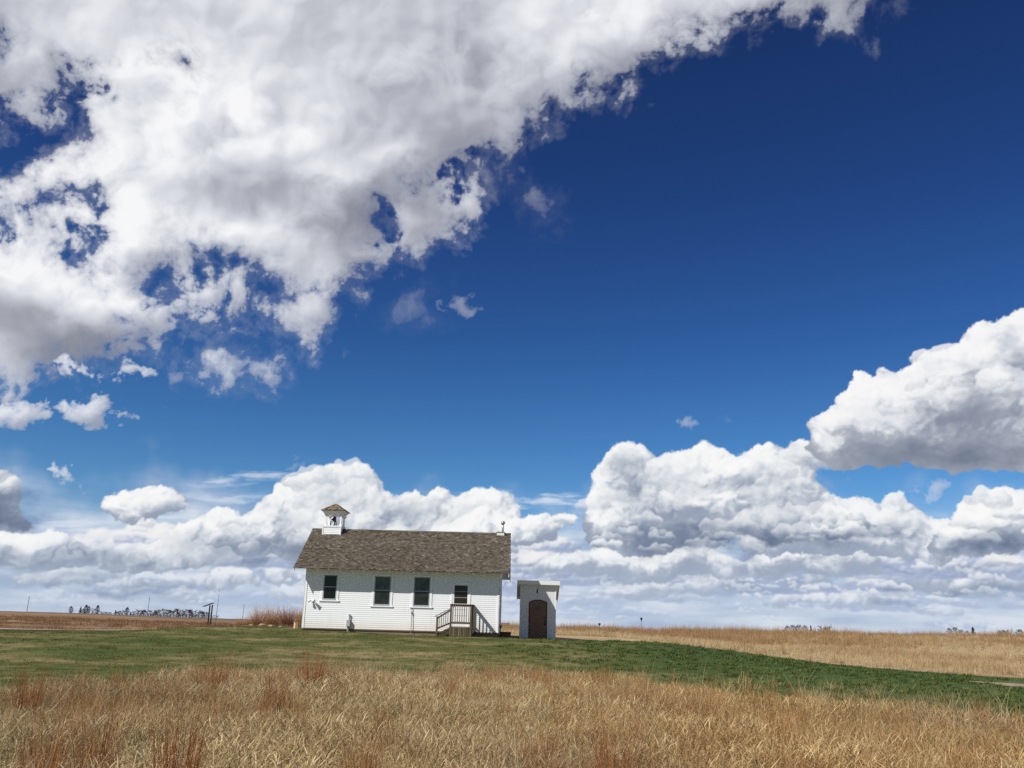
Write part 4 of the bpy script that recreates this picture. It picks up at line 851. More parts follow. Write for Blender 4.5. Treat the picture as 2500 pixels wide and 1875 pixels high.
M_shingle = tonemat('cedar_shingles', [(0.05, (0.050, 0.040, 0.029)), (0.30, (0.086, 0.071, 0.053)), (0.55, (0.118, 0.100, 0.076)), (0.80, (0.165, 0.142, 0.110)), (0.97, (0.26, 0.23, 0.18))])
M_shingle2 = tonemat('belfry_shingles', [(0.05, (0.06, 0.045, 0.026)), (0.4, (0.15, 0.115, 0.065)), (0.75, (0.27, 0.215, 0.135)), (0.95, (0.42, 0.35, 0.25))])
M_deckwood = tonemat('weathered_deck_wood', [(0.1, (0.060, 0.046, 0.030)), (0.45, (0.12, 0.095, 0.062)), (0.8, (0.22, 0.18, 0.125)), (0.95, (0.32, 0.27, 0.20))], nscale=8.0)
def brickmat(name, c1, c2, mortar, s=5.0):
    m, t, b = newmat(name); n_ = t.nodes.new('ShaderNodeTexBrick'); p = objco(t); x_, y_, z_ = sep(p)
    t.links.new(vec(t, x_ + y_, z_, 0).k, n_.inputs['Vector']); n_.inputs['Scale'].default_value = s; n_.inputs['Color1'].default_value = (*c1, 1); n_.inputs['Color2'].default_value = (*c2, 1); n_.inputs['Mortar'].default_value = (*mortar, 1)
    n_.inputs['Mortar Size'].default_value = 0.04; n_.inputs['Brick Width'].default_value = 1.1; n_.inputs['Row Height'].default_value = 0.38
    c = mixc(tnoise(p, 2.0, 5.0, .6).step(0.4, 0.7) * 0.6, S(t, n_.outputs[0]), (0.20, 0.19, 0.16)); setc(b, t, c); b.inputs['Roughness'].default_value = 0.9; bump(b, t, tnoise(p, 9, 4), 0.5, 0.01); return m
M_found = brickmat('foundation_brick', (0.17, 0.085, 0.06), (0.22, 0.13, 0.10), (0.24, 0.22, 0.19)); M_brick = brickmat('dark_red_brick', (0.11, 0.022, 0.020), (0.15, 0.035, 0.028), (0.07, 0.05, 0.045))
M_black = simple('black_iron', (0.012, 0.012, 0.013), 0.45, var=0.3); M_galv = simple('galvanised_metal', (0.36, 0.39, 0.38), 0.4, metal=0.5, var=0.2); M_gbox = simple('grey_utility_box', (0.36, 0.38, 0.38), 0.5, var=0.1)

# ---------------------------------------------------------------- the schoolhouse (local frame: x along the front, y into the depth, z from the foot of the siding)
HX, HY, HZ, HYAW = -10.1342, 45.0, 1.0474, -0.0151
L_, W_, RO, EO = 9.762, 5.0973, 0.494, 0.807
ZR = 6.1651 - HZ; ZE = 3.9149 - HZ; MS = (ZR - ZE) / (W_ / 2 + EO)
cy_, sy_ = math.cos(HYAW), math.sin(HYAW)
def HL(u, v, yl):
    """front-parallel plane at depth yl of the house: local x, z of photo point (u, v)"""
    d = ray(u, v); ox, oy = -HX, -HY
    lx, ly = ox * cy_ + oy * sy_, -ox * sy_ + oy * cy_; dx, dy = d.x * cy_ + d.y * sy_, -d.x * sy_ + d.y * cy_
    t_ = (yl - ly) / dy; return lx + dx * t_, EYE - HZ + d.z * t_
def HW(x, y, z=0.0): return Vector((HX + x * cy_ - y * sy_, HY + x * sy_ + y * cy_, HZ + z))
house = empty('schoolhouse', (HX, HY, HZ), HYAW)
tag(house, 'white clapboard one-room schoolhouse with brown shingled roof and a small belfry', 'schoolhouse')
GZ = -0.17                                                # ground below the siding's foot
wins = []
def wrect(uv, yl=-0.02):
    (a, b_), (c, d) = HL(*uv[0], yl), HL(*uv[1], yl); (e, f), (g, h) = HL(*uv[2], yl), HL(*uv[3], yl)
    return (a + e) / 2, (c + g) / 2, (f + h) / 2, (b_ + d) / 2     # x0 x1 z0 z1
W1r = wrect([(791.6, 1403.3), (825.1, 1403.7), (786.8, 1463.3), (820.3, 1465.2)]); W2r = wrect([(915.8, 1406.2), (956, 1406.9), (911, 1477.3), (951.3, 1478.5)]); W3r = wrect([(1012.3, 1408.6), (1052, 1409), (1007.2, 1479.7), (1047.7, 1480.9)])
mids = [HL(806, 1432.7, -.02)[1], HL(933, 1441.0, -.02)[1], HL(1030, 1443.5, -.02)[1]]
Dr = [HL(1108.5, 1432, -.02)[0], HL(1143.6, 1432, -.02)[0], 0.24, HL(1127, 1427.8, -.02)[1]]
cut = [(r_[0] - .10, r_[1] + .10, r_[2] - .10, r_[3] + .08) for r_ in (W1r, W2r, W3r)] + [(Dr[0] - .10, Dr[1] + .10, -0.02, Dr[3] + .10)]
ZW = ZE + EO * MS - 0.13                                   # top of the front wall
def clapboards(mb, xa, xb, z0, z1, put, holes=(), exp=0.1, shape=None):
    """lapped boards as thin wedges; put(x, out, z) gives the point"""
    z = z0
    while z < z1 - 0.01:
        zt = min(z + exp, z1); segs = [(xa, xb)] if shape is None else [shape((z + zt) / 2)]
        for h in holes:
            if h[2] < (z + zt) / 2 < h[3]:
                segs = [q_ for s_ in segs for q_ in ((s_[0], min(s_[1], h[0])), (max(s_[0], h[1]), s_[1])) if q_[1] - q_[0] > 0.01]
        for a, b_ in segs:
            if b_ - a < 0.02: continue
            tn = random.random()
            mb._add([put(a, 0.015, z), put(b_, 0.015, z), put(b_, 0.004, zt), put(a, 0.004, zt)], [(0, 1, 2, 3)], tn)
            mb._add([put(a, 0.015, z), put(b_, 0.015, z), put(b_, 0.002, z), put(a, 0.002, z)], [(0, 3, 2, 1)], tn)
        z = zt
mb = MB()
clapboards(mb, 0, L_, 0, ZW, lambda x, o, z: (x, -o, z), cut)
for side, xx in ((-1, 0.0), (1, L_)):                      # gable ends
    def shp(z):
        if z < ZE + EO * MS - .1: return (0, W_)
        k_ = (z - (ZE + EO * MS - .1)) / MS; return (k_, W_ - k_)
    clapboards(mb, 0, W_, 0, ZR - 0.15, lambda y, o, z, xx=xx, side=side: (xx + side * o, y, z), (), shape=shp)
clapboards(mb, 0, L_, 0, ZW, lambda x, o, z: (x, W_ + o, z))
mb.box(0.0, L_, -0.001, 0.05, 0, ZW); mb.box(0.0, L_, W_ - .05, W_, 0, ZW)
gpro = [(0, 0), (W_, 0), (W_, ZW), (W_ / 2, ZR - .14), (0, ZW)]
for xx in (0.0, L_ - .05): mb.prism([(xx, y, z) for y, z in gpro], (0.05, 0, 0))
wall = mb.build('wall', M_white, house)
for xx, yy in ((0, 0), (L_, 0), (0, W_), (L_, W_)):
    mb = MB()
    sx, sy2 = (-1 if xx == 0 else 1), (-1 if yy == 0 else 1)
    x0_, x1_ = sorted((xx + sx * .032, xx - sx * .085)); y0_, y1_ = sorted((yy + sy2 * .032, yy - sy2 * .085))
    mb.box(x0_, x1_, min(yy, yy + sy2 * .032), max(yy, yy + sy2 * .032), -0.01, ZW - .02); mb.box(min(xx, xx + sx * .031), max(xx, xx + sx * .031), y0_, y1_, -0.012, ZW - .02)
    mb.build('corner_board', M_trim, house)
mb = MB(); mb.box(0.03, L_ - .03, 0.03, W_ - .03, -0.75, -0.001); mb.build('foundation', M_found, house)
mb = MB(); mb.box(-0.015, L_ + .015, -0.03, 0.02, -0.055, -0.002); mb.build('sill_board', simple('dark_sill_wood', (0.16, 0.12, 0.09), .9), house)  # dark brown board along the foot of the siding
# windows
def window_(r_, zm, up, dn):
    x0, x1, z0, z1 = r_; c = MB(); w_ = 0.11
    c.box(x0 - w_, x0, -.036, .01, z0 - .02, z1 + .09); c.box(x1, x1 + w_, -.036, .01, z0 - .02, z1 + .09); c.box(x0, x1, -.036, .01, z1, z1 + .09)
    wo_ = c.build('window', M_trim, house)
    f = MB(); f.box(x0, x0 + .05, -.028, .02, z0, z1); f.box(x1 - .05, x1, -.028, .02, z0, z1); f.box(x0 + .05, x1 - .05, -.028, .02, z1 - .05, z1); f.box(x0 + .05, x1 - .05, -.028, .02, z0, z0 + .06); f.box(x0 + .05, x1 - .05, -.026, .02, zm - .022, zm + .022)
    f.build('frame', M_storm, wo_)
    MB().box(x0 + .045, x1 - .045, -.006, .0, zm + .02, z1 - .045).build('upper_pane', up, wo_); MB().box(x0 + .045, x1 - .045, -.012, -.004, z0 + .055, zm - .02).build('lower_pane', dn, wo_)
    MB().box(x0 - .16, x1 + .16, -.065, .01, z0 - .075, z0 - .02).build('sill', M_trim, wo_)
window_(W1r, mids[0], M_gl_dark, M_gl_dark); window_(W2r, mids[1], M_gl_grey, M_gl_mid); window_(W3r, mids[2], M_gl_grey, M_gl_mid)
# door
x0, x1, z0, z1 = Dr; c = MB(); c.box(x0 - .13, x0 - .04, -.036, .01, z0 - .02, z1 + .10); c.box(x1 + .04, x1 + .13, -.036, .01, z0 - .02, z1 + .10); c.box(x0 - .04, x1 + .04, -.036, .01, z1 + .02, z1 + .10)
dcas = c.build('door', M_trim, house)
zg = HL(1127, 1474, -.02)[1]
c = MB(); c.box(x0 - .04, x0 + .03, -.02, .01, z0, z1 + .02); c.box(x1 - .03, x1 + .04, -.02, .01, z0, z1 + .02); c.box(x0 + .03, x1 - .03, -.02, .01, z1 - .03, z1 + .02)
c.box(x0 + .03, x1 - .03, -.018, .01, z0, zg); c.build('door_leaf', M_trim, dcas)
c = MB()
for k in (1, 2): zz = zg + (z1 - .03 - zg) * k / 3; c.box(x0 + .03, x1 - .03, -.017, -.004, zz - .012, zz + .012)
c.build('glazing_bar', M_storm, dcas); MB().box(x0 + .03, x1 - .03, -.010, .0, zg, z1 - .03).build('pane', M_gl_door, dcas)
c = MB()
for k in (.22, .48, .74): zz = z0 + (zg - z0) * k; c.box(x0 + .06, x1 - .06, -.024, -.0185, zz - .008, zz + .008)
c.build('door_panel', simple('panel_line', (0.42, 0.40, 0.36), .6), dcas); MB().box(x0 + .0, x0 + .03, -.05, -.021, z0 + .95, z0 + 1.05).build('handle', M_galv, dcas)
# roof
def shingle_slope(mb, put, width, length, expo, wmin, wmax, ragged=0.01, seed=1):
    """put(s, t, out): s along the eave, t up the slope"""
    r_ = random.Random(seed); n = int(length / expo)
    for k in range(n):
        t0_ = k * expo; s_ = -r_.uniform(0, wmin); row_t = r_.uniform(-0.06, .06)
        while s_ < width:
            w_ = r_.uniform(wmin, wmax); a, b_ = max(s_, 0) + .003, min(s_ + w_, width) - .003; s_ += w_
            if b_ - a < .02: continue
            d_ = r_.uniform(-ragged, ragged); th = r_.uniform(.012, .026); tn = min(1, max(0, r_.gauss(.5, .24) + row_t)); te = min(t0_ + expo * 1.25, length)
            mb._add([put(a, t0_ + d_, th), put(b_, t0_ + d_, th), put(b_, te, .006), put(a, te, .006), put(a, t0_ + d_, 0), put(b_, t0_ + d_, 0)], [(0, 1, 2, 3), (4, 5, 1, 0)], tn)
nrm = Vector((0, -MS, 1)).normalized(); sl = math.hypot(W_ / 2 + EO, ZR - ZE); dirv = Vector((0, W_ / 2 + EO, ZR - ZE)) / sl
def putF(s_, t_, o_): return Vector((-RO + s_, -EO, ZE)) + dirv * t_ + nrm * o_
def putB(s_, t_, o_): p_ = putF(s_, t_, o_); return Vector((p_.x, W_ - p_.y, p_.z))
mb = MB(); shingle_slope(mb, putF, L_ + 2 * RO, sl, .118, .07, .19, seed=5); shingle_slope(mb, putB, L_ + 2 * RO, sl, .118, .07, .19, seed=6)
roof = mb.build('roof', M_shingle, house)
mb = MB()
for put_ in (putF, putB):
    a, b_, c_, d_ = put_(0, 0, -.001), put_(L_ + 2 * RO, 0, -.001), put_(L_ + 2 * RO, sl, -.001), put_(0, sl, -.001)
    e = [p_ - Vector((0, 0, .035)) for p_ in (a, b_, c_, d_)]
    mb._add([a, b_, c_, d_] + e, [(0, 1, 2, 3), (4, 5, 6, 7), (0, 1, 5, 4), (1, 2, 6, 5), (3, 0, 4, 7)])
sh_ = mb.build('roof_sheathing', M_soffit, roof); sh_.data.materials.append(simple('weathered_sheathing_edge', (0.07, 0.055, 0.045), .9))
for pl in sh_.data.polygons:
    if pl.area < 1.0: pl.material_index = 1
mb = MB()
s_ = 0.0
while s_ < L_ + 2 * RO:
    w_ = random.uniform(.3, .5); e_ = min(s_ + w_, L_ + 2 * RO); tn = random.random()
    for sg in (-1, 1):
        yc = W_ / 2; mb._add([(-RO + s_, yc, ZR + .035), (-RO + e_ - .006, yc, ZR + .035 + .004), (-RO + e_ - .006, yc + sg * .13, ZR - .13 * MS + .038), (-RO + s_, yc + sg * .13, ZR - .13 * MS + .034)], [(0, 1, 2, 3)], tn)
    s_ = e_
mb.build('ridge_cap', tonemat('ridge_cap_wood', [(0.1, (0.07, 0.06, 0.045)), (0.9, (0.17, 0.145, 0.11))]), roof)
# rafter tails: each its own
us_t = [774, 802.5, 831.2, 859.1, 889.3, 922.6, 951.7, 980.7, 1010.1, 1038.3, 1067.5, 1096.5, 1125.9, 1155.3, 1183.5, 1207]
tail = MB(); z_e = ZE - .042; y_e = -EO + .03
tail.prism([(-.018, y_e + .02, z_e), (-.018, y_e + .02, z_e - .065), (-.018, 0.0, z_e - .08 + (0 - y_e) * MS), (-.018, 0.0, z_e + (0 - y_e) * MS)], (.036, 0, 0))
t0 = tail.build('rafter_tail', M_trim, roof); t0.location = (HL(us_t[0], 1388, -EO)[0], 0, 0)
for u in us_t[1:]:
    c = t0.copy(); col.objects.link(c); c.parent = roof; c.location = (HL(u, 1388, -EO)[0], 0, 0)
# barge boards and lookouts
for xx, nm in ((-RO + .0, 'left'), (L_ + RO - .03, 'right')):
    for fy in (1, -1):
        def yy_(y): return y if fy == 1 else W_ - y
        pts = [(xx, yy_(-EO + .01), ZE - .21), (xx, yy_(-EO + .01), ZE - .038), (xx, yy_(W_ / 2), ZR - .038), (xx, yy_(W_ / 2), ZR - .22)]
        MB().prism(pts, (.028, 0, 0)).build('barge_board', M_trim, roof)
for xs_ in (-RO + .03, L_ + .03):
    for yl in (0.25, 1.3, W_ / 2, W_ - 1.3, W_ - .25):
        zz = ZE + (min(yl, W_ - yl) + EO) * MS - .05; m_ = MB(); m_.box(xs_, xs_ + RO - .065, yl - .045, yl + .045, zz - .11, zz)
        xw, xo = (L_ + .03, L_ + RO - .04) if xs_ > 0 else (-.03, -RO + .01)
        m_.beam((xw, yl, zz - .48), (xo, yl, zz - .08), .06, .07, up=(0, 1, 0)); m_.box(min(xw, xw + (.05 if xs_ > 0 else -.05)), max(xw, xw + (.05 if xs_ > 0 else -.05)), yl - .04, yl + .04, zz - .62, zz - .10)
        m_.build('roof_bracket', M_trim, roof)
# gutterless eave ends hang a short white tip at the corner
# belfry
hb = 0.49; yb0 = W_ / 2 - hb; bxa = HL(786.3, 1304, yb0)[0]; bxb = HL(832.0, 1305, yb0)[0]; bc = (bxa + bxb) / 2; hb = (bxb - bxa) / 2; yb0 = W_ / 2 - hb; yb1 = W_ / 2 + hb
zpt = HL(810, 1283.0, yb0)[1]; zbb = ZR - hb * MS - .02; zfr0 = HL(810, 1257.0, yb0 + .1)[1]; zfr1 = HL(815, 1246.2, yb0 - .08)[1]; zpk = HL(819, 1229.6, W_ / 2)[1]
mb = MB()
clapboards(mb, bxa + .06, bxb - .06, zbb - .03, zpt - .07, lambda x, o, z: (x, yb0 - o, z), exp=.085); clapboards(mb, bxa, bxb, zbb - .03, zpt - .07, lambda x, o, z: (x, yb1 + o, z), exp=.085)
for sx, xx in ((-1, bxa), (1, bxb)): clapboards(mb, yb0, yb1, zbb - .03, zpt - .07, lambda y, o, z, xx=xx, sx=sx: (xx + sx * o, y, z), exp=.085)
mb.box(bxa, bxb, yb0, yb1, zbb - .04, zpt - .08)
for xx in (bxa, bxb - .06): mb.box(xx, xx + .06, yb0 - .026, yb0 + .01, zbb - .04, zpt - .07)
bel = mb.build('belfry', M_trim, house)
mb = MB(); mb.box(bxa - .03, bxb + .03, yb0 - .04, yb1 + .04, zpt - .07, zpt); mb.box(bxa - .015, bxb + .015, yb0 - .028, yb1 + .028, zpt - .11, zpt - .071); mb.build('platform', M_trim, bel)
for xx in (bxa + .13, bxb - .07):
    for yy in (yb0 + .10, yb1 - .10):
        mb = MB(); mb.box(xx - .045, xx + .045, yy - .045, yy + .045, zpt + .001, zfr0 + .02); mb.box(xx - .065, xx + .065, yy - .065, yy + .065, zpt + .001, zpt + .06)
        for q_ in (-1, 1): mb.beam((xx, yy, zfr0 - .14), (xx + q_ * .13, yy, zfr0 + .0), .05, .05, up=(0, 1, 0))
        mb.build('post', M_trim, bel)
mb = MB(); o1, o2 = .06, .19
lo = [(bxa + .05, yb0 + .03), (bxb + .0, yb0 + .03), (bxb + .0, yb1 - .03), (bxa + .05, yb1 - .03)]
ec = ((bxa + .05 + bxb) / 2); hw = (bxb - bxa - .05) / 2
def sq(h_, z): return [(ec - h_, W_ / 2 - h_, z), (ec + h_, W_ / 2 - h_, z), (ec + h_, W_ / 2 + h_, z), (ec - h_, W_ / 2 + h_, z)]
rings = [sq(hw, zfr0), sq(hw + .02, zfr0 + .06), sq(hw + .08, zfr0 + .13), sq(hw + .15, zfr1 - .01)]
vs_ = [p_ for r_ in rings for p_ in r_]; fs_ = [(k * 4 + i, k * 4 + (i + 1) % 4, k * 4 + 4 + (i + 1) % 4, k * 4 + 4 + i) for k in range(3) for i in range(4)] + [(0, 3, 2, 1), (12, 13, 14, 15)]
mb._add(vs_, fs_); mb.build('frieze', M_trim, bel)
mb = MB(); he = hw + .20; pk = Vector((ec, W_ / 2, zpk))
for i in range(4):
    cs = [Vector(p_) for p_ in sq(he, zfr1)]; a, b_ = cs[i], cs[(i + 1) % 4]; nn = 7
    for k in range(nn):
        t0_, t1_ = k / nn, min(1, (k + 1.2) / nn); la, lb = a.lerp(pk, t0_), b_.lerp(pk, t0_); ua, ub = a.lerp(pk, t1_), b_.lerp(pk, t1_); nrm_ = (b_ - a).cross(pk - a).normalized(); ns = max(2, int((lb - la).length / .11)); j0 = random.random() * .4
        cut_ = [0] + [min(1, max(0, (q_ + j0) / ns)) for q_ in range(ns)] + [1]
        for c0, c1 in zip(cut_[:-1], cut_[1:]):
            if c1 - c0 < .01: continue
            th = random.uniform(.012, .024); P_ = [la.lerp(lb, c0) + nrm_ * th, la.lerp(lb, c1) + nrm_ * th, ua.lerp(ub, c1) + nrm_ * .004, ua.lerp(ub, c0) + nrm_ * .004, la.lerp(lb, c0), la.lerp(lb, c1)]
            mb._add(P_, [(0, 1, 2, 3), (4, 5, 1, 0)], random.random())
    mb._add([a, b_, pk], [(0, 1, 2)])
mb._add(sq(he, zfr1 - .003), [(0, 3, 2, 1)]); mb.build('belfry_roof', M_shingle2, bel)
# flue on the ridge at the right end
fx0 = HL(1213, 1304, W_ / 2 - .2)[0]; fx1 = HL(1231, 1304, W_ / 2 - .2)[0]; zf = HL(1222, 1298.3, W_ / 2 - .2)[1]
mb = MB(); mb.box(fx0, fx1, W_ / 2 - .2, W_ / 2 + .2, ZR - .25, zf - .03); ch = mb.build('chimney', paint('chimney_paint', (0.78, 0.77, 0.70), amt=.3), house)
MB().box(fx0 - .03, fx1 + .03, W_ / 2 - .23, W_ / 2 + .23, zf - .029, zf).build('chimney_cap', M_galv, ch)
fpx = HL(1227.6, 1290, W_ / 2)[0]; zt_ = HL(1228, 1281, W_ / 2)[1]; MB().tube((fpx, W_ / 2, zf), (fpx, W_ / 2, zt_ + .03), .052, .048, 14).build('flue_pipe', M_galv, ch, True)
MB().lathe((fpx, W_ / 2, zt_), [(0.03, -.0), (.085, .02), (.115, .07), (.12, .10), (.105, .15), (.06, .19), (0.001, .205)], 16).build('flue_cowl', M_galv, ch, True)

# the bell hanging in the belfry
bx_, by_ = HL(817, 1270, W_ / 2)[0], W_ / 2
broot = empty('school_bell', HW(bx_, by_, zpt), HYAW); tag(broot, 'black iron bell tilted on its stand inside the white belfry', 'bell')
bh = zfr0 - zpt; m_ = MB(); ax = Vector((0.42, 0, 0.90)).normalized(); pv = Vector((0.02, 0, bh * .86))
m_.lathe(pv, [(.001, .04), (.05, .035), (.075, 0), (.085, -.06), (.105, -.14), (.15, -.21), (.165, -.225), (.15, -.225), (.09, -.15), (.001, -.02)], 18, axis=ax); m_.build('bell', M_black, broot, True)
m_ = MB(); m_.beam((-.0, -.2, bh * .88), (.0, .2, bh * .88), .05, .05); m_.beam((.06, 0, bh * .85), (-.10, 0, bh * .99), .03, .03); m_.tube(pv - ax * .1, pv - ax * .32, .012, .022, 8); m_.build('yoke', M_black, broot)
for sy2 in (-.2, .2):
    m_ = MB(); m_.beam((-.16, sy2, 0), (-.14, sy2, bh * .48), .045, .045) if sy2 < 0 else m_.beam((-.06, sy2, 0), (0, sy2, bh * .85), .045, .045); m_.beam((.08, sy2, 0), (.0, sy2, bh * .86), .045, .05); m_.build('bell_stand', M_black, broot)

# ---------------------------------------------------------------- porch with steps and railings
PY = -1.15
px0 = HL(1099, 1500, PY)[0]; px1 = HL(1152.5, 1500, PY)[0]; zdk = HL(1125, 1530, PY)[1]; zrl = HL(1125, 1475, PY)[1]; zbr = HL(1120, 1521, PY)[1]
pw = HW((px0 + px1) / 2, PY / 2, 0); pgz = tz(pw.x, pw.y) - HZ; O = ((px0 + px1) / 2, PY / 2, pgz)
porch = empty('porch', HW(*O), HYAW); tag(porch, 'weathered wooden porch landing with railing and side steps at the schoolhouse door', 'porch')
m_ = MB(O)
for k in range(9): y_ = PY + .0 + k * .117; m_.box(px0 - .02, px1 + .02, y_, y_ + .108, zdk - .035, zdk, random.random())
m_.build('deck', M_deckwood, porch)
m_ = MB(O); nb = 13; ww = (px1 - px0) / nb
for k in range(nb): m_.box(px0 + k * ww + .006, px0 + (k + 1) * ww - .012, PY + .02, PY + .042, pgz - .12, zdk - .04, random.uniform(.1, .8))
for k in range(10): y_ = PY + .06 + k * .1; m_.box(px1 - .03, px1 - .01, y_, y_ + .085, pgz - .12, zdk - .04, random.uniform(.1, .7))
m_.box(px0 + .02, px1 - .05, PY + .05, PY + .07, pgz, zdk - .04, 0); m_.build('skirt', M_deckwood, porch)
for x_, y_ in ((px0 + .03, PY + .04), (px1 - .05, PY + .04), (px1 - .05, -.12), (px1 + .04, PY + .08)):
    MB(O).box(x_ - .044, x_ + .044, y_ - .044, y_ + .044, pgz - .05 if x_ < px1 else zdk - .3, zrl - .03, random.uniform(.2, .6)).build('post', M_deckwood, porch)
m_ = MB(O); m_.box(px0 - .04, px1 + .06, PY - .03, PY + .10, zrl - .028, zrl, .35); m_.box(px0 + .07, px1 - .09, PY + .02, PY + .055, zrl - .115, zrl - .028, .25); m_.build('top_rail', M_deckwood, porch); m_ = MB(O); m_.box(px0 + .07, px1 - .09, PY + .02, PY + .055, zbr - .04, zbr + .045, .25); m_.build('bottom_rail', M_deckwood, porch)
m_ = MB(O); m_.box(px1 - .11, px1 + .05, PY + .101, -.03, zrl - .028, zrl, .35); m_.box(px1 - .07, px1 - .035, PY + .09, -.16, zrl - .115, zrl - .028, .25); m_.build('top_rail', M_deckwood, porch); m_ = MB(O); m_.box(px1 - .07, px1 - .035, PY + .09, -.16, zbr - .04, zbr + .045, .25); m_.build('bottom_rail', M_deckwood, porch)
def baluster(x_, y_, za, zb_): MB(O).box(x_ - .018, x_ + .018, y_ - .018, y_ + .018, za, zb_, random.uniform(.5, 1.0)).build('baluster', M_deckwood, porch)
for k in range(8): baluster(px0 + .14 + (px1 - px0 - .30) * k / 7, PY - .002, zbr - .06, zrl - .04)
for k in range(5): baluster(px1 - .015, PY + .22 + .155 * k, zbr - .06, zrl - .04)
# steps down to the left
sx0 = HL(1066.5, 1530, PY)[0]; run = px0 - sx0; zs_t = HL(1060.5, 1505.5, PY)[1]; ns_ = 2
for k in range(ns_):
    xa = px0 - (k + 1) * run / (ns_ + .35); zz = zdk - (k + 1) * (zdk - pgz) / (ns_ + 1); MB(O).box(xa, xa + run / ns_ + .02, PY + .05, -.08, zz - .04, zz, random.uniform(.2, .8)).build('step', M_deckwood, porch)
for y_ in (PY + .05, -.12): m_ = MB(O).prism([(px0, y_, zdk - .05), (px0, y_, zdk - .36), (sx0 + .05, y_, pgz - .02), (sx0 - .05, y_, pgz - .02), (sx0 - .05, y_, pgz + .12)], (0, .04, 0), .1); m_.build('stringer', M_deckwood, porch)
MB(O).box(sx0 - .044, sx0 + .044, PY + .0, PY + .088, pgz - .05, zs_t + .02, .4).build('post', M_deckwood, porch)
xe, ze_ = HL(1060.5, 1505.5, PY); zt0 = HL(1095.8, 1487, PY)[1]
zA, zB = HL(1067.6, 1534.5, PY)[1], HL(1094, 1521.5, PY)[1]
m_ = MB(O); m_.beam((xe, PY + .045, ze_), (px0, PY + .045, zt0 + .02), .12, .03, tone=.35); m_.beam((sx0, PY + .04, zs_t - .06), (px0, PY + .04, zt0 - .06), .035, .08, tone=.2); m_.beam((sx0, PY + .04, zA), (px0, PY + .04, zB), .035, .08, tone=.2); m_.build('stair_rail', M_deckwood, porch)
for k in range(1, 6):
    f_ = k / 6; x_ = sx0 + (px0 - sx0) * f_; baluster(x_, PY + .0, zA + (zB - zA) * f_ - .03, zs_t + (zt0 - zs_t) * f_ - .05)

# ---------------------------------------------------------------- things on and beside the front wall
ux, uz = HL(850.3, 1520, -.15); uz0 = HL(850, 1527.3, -.15)[1]; uz1 = HL(850, 1513.5, -.15)[1]; O = (ux, -.1, uz0 - .2)
mbx = empty('utility_box', HW(ux, -.1, uz0 - .2), HYAW); tag(mbx, 'grey electric meter box low on the white front wall between first and second windows', 'utility box')
MB(O).box(ux - .085, ux + .085, -.20, -.03, uz0, uz1).build('box', M_gbox, mbx); MB(O).box(ux - .11, ux + .10, -.22, -.03, uz0 - .03, uz0 - .002).build('box_lip', M_gbox, mbx)
m_ = MB(O); m_.tube((ux + .02, -.08, uz1), (ux + .02, -.08, uz1 + .20), .03, .03, 10); m_.lathe((ux + .02, -.08, uz1 + .2), [(.03, 0), (.05, .02), (.045, .07), (.001, .09)], 10); m_.build('conduit', M_galv, mbx); MB(O).tube((ux - .01, -.1, uz0 - .3), (ux - .01, -.1, uz0 - .03), .045, .05, 12).build('conduit', M_galv, mbx)
lx_, lz_ = HL(761.5, 1467, -.1); O = (lx_, -.03, lz_)
wl = empty('wall_light', HW(lx_, -.03, lz_), HYAW); tag(wl, 'white twin floodlight on the front wall near its left corner', 'wall light')
MB(O).tube((lx_, -.022, lz_), (lx_, -.06, lz_), .055, .05, 14).build('mount', M_trim, wl)
for q_ in (-1, 1):
    m_ = MB(O); a = Vector((lx_ + q_ * .03, -.06, lz_)); b_ = Vector((lx_ + q_ * (.08 if q_ < 0 else .07), -.17, lz_ + (.01 if q_ < 0 else .02))); m_.tube(a, b_, .018, .018, 8); d_ = Vector((q_ * .45, -.8, -.25)).normalized(); m_.tube(b_ - d_ * .05, b_ + d_ * (.10 if q_ < 0 else .14), .04, .065 if q_ < 0 else .095, 14); m_.build('lamp_head', M_trim, wl, True)
rx_, rz0 = HL(1002.6, 1549, -.12); rx1, rz1 = HL(1006.0, 1484, -.06); O = (rx_, -.12, rz0)
rod = empty('standpipe', HW(rx_, -.12, rz0), HYAW); tag(rod, 'thin metal pipe standing against the wall under the third window', 'pipe')
MB(O).tube((rx_, -.12, rz0 - .1), (rx1, -.06, rz1), .016, .014, 8).build('pipe', simple('dull_pipe', (0.24, 0.23, 0.21), .5, .4), rod)
vx, vz = HL(1005.3, 1497, -.12); MB(O).tube((vx, -.07, vz - .05), (vx, -.07, vz + .05), .03, .03, 8).build('coupling', M_black, rod)
m_ = MB(); 
for k in range(7):
    a = hit(993 + k * 4.5 + random.uniform(-2, 2), 1548.5 + k * .15); m_.beam(a + Vector((-.12, 0, .03)), a + Vector((.12, random.uniform(-.1, .1), .05)), .03, .03)
sc_ = m_.build('scrap_wood', simple('pale_scrap', (0.55, 0.50, 0.42), .8)); tag(sc_, 'pale scraps of wood lying in the grass at the foot of the thin pipe', 'wood scraps')

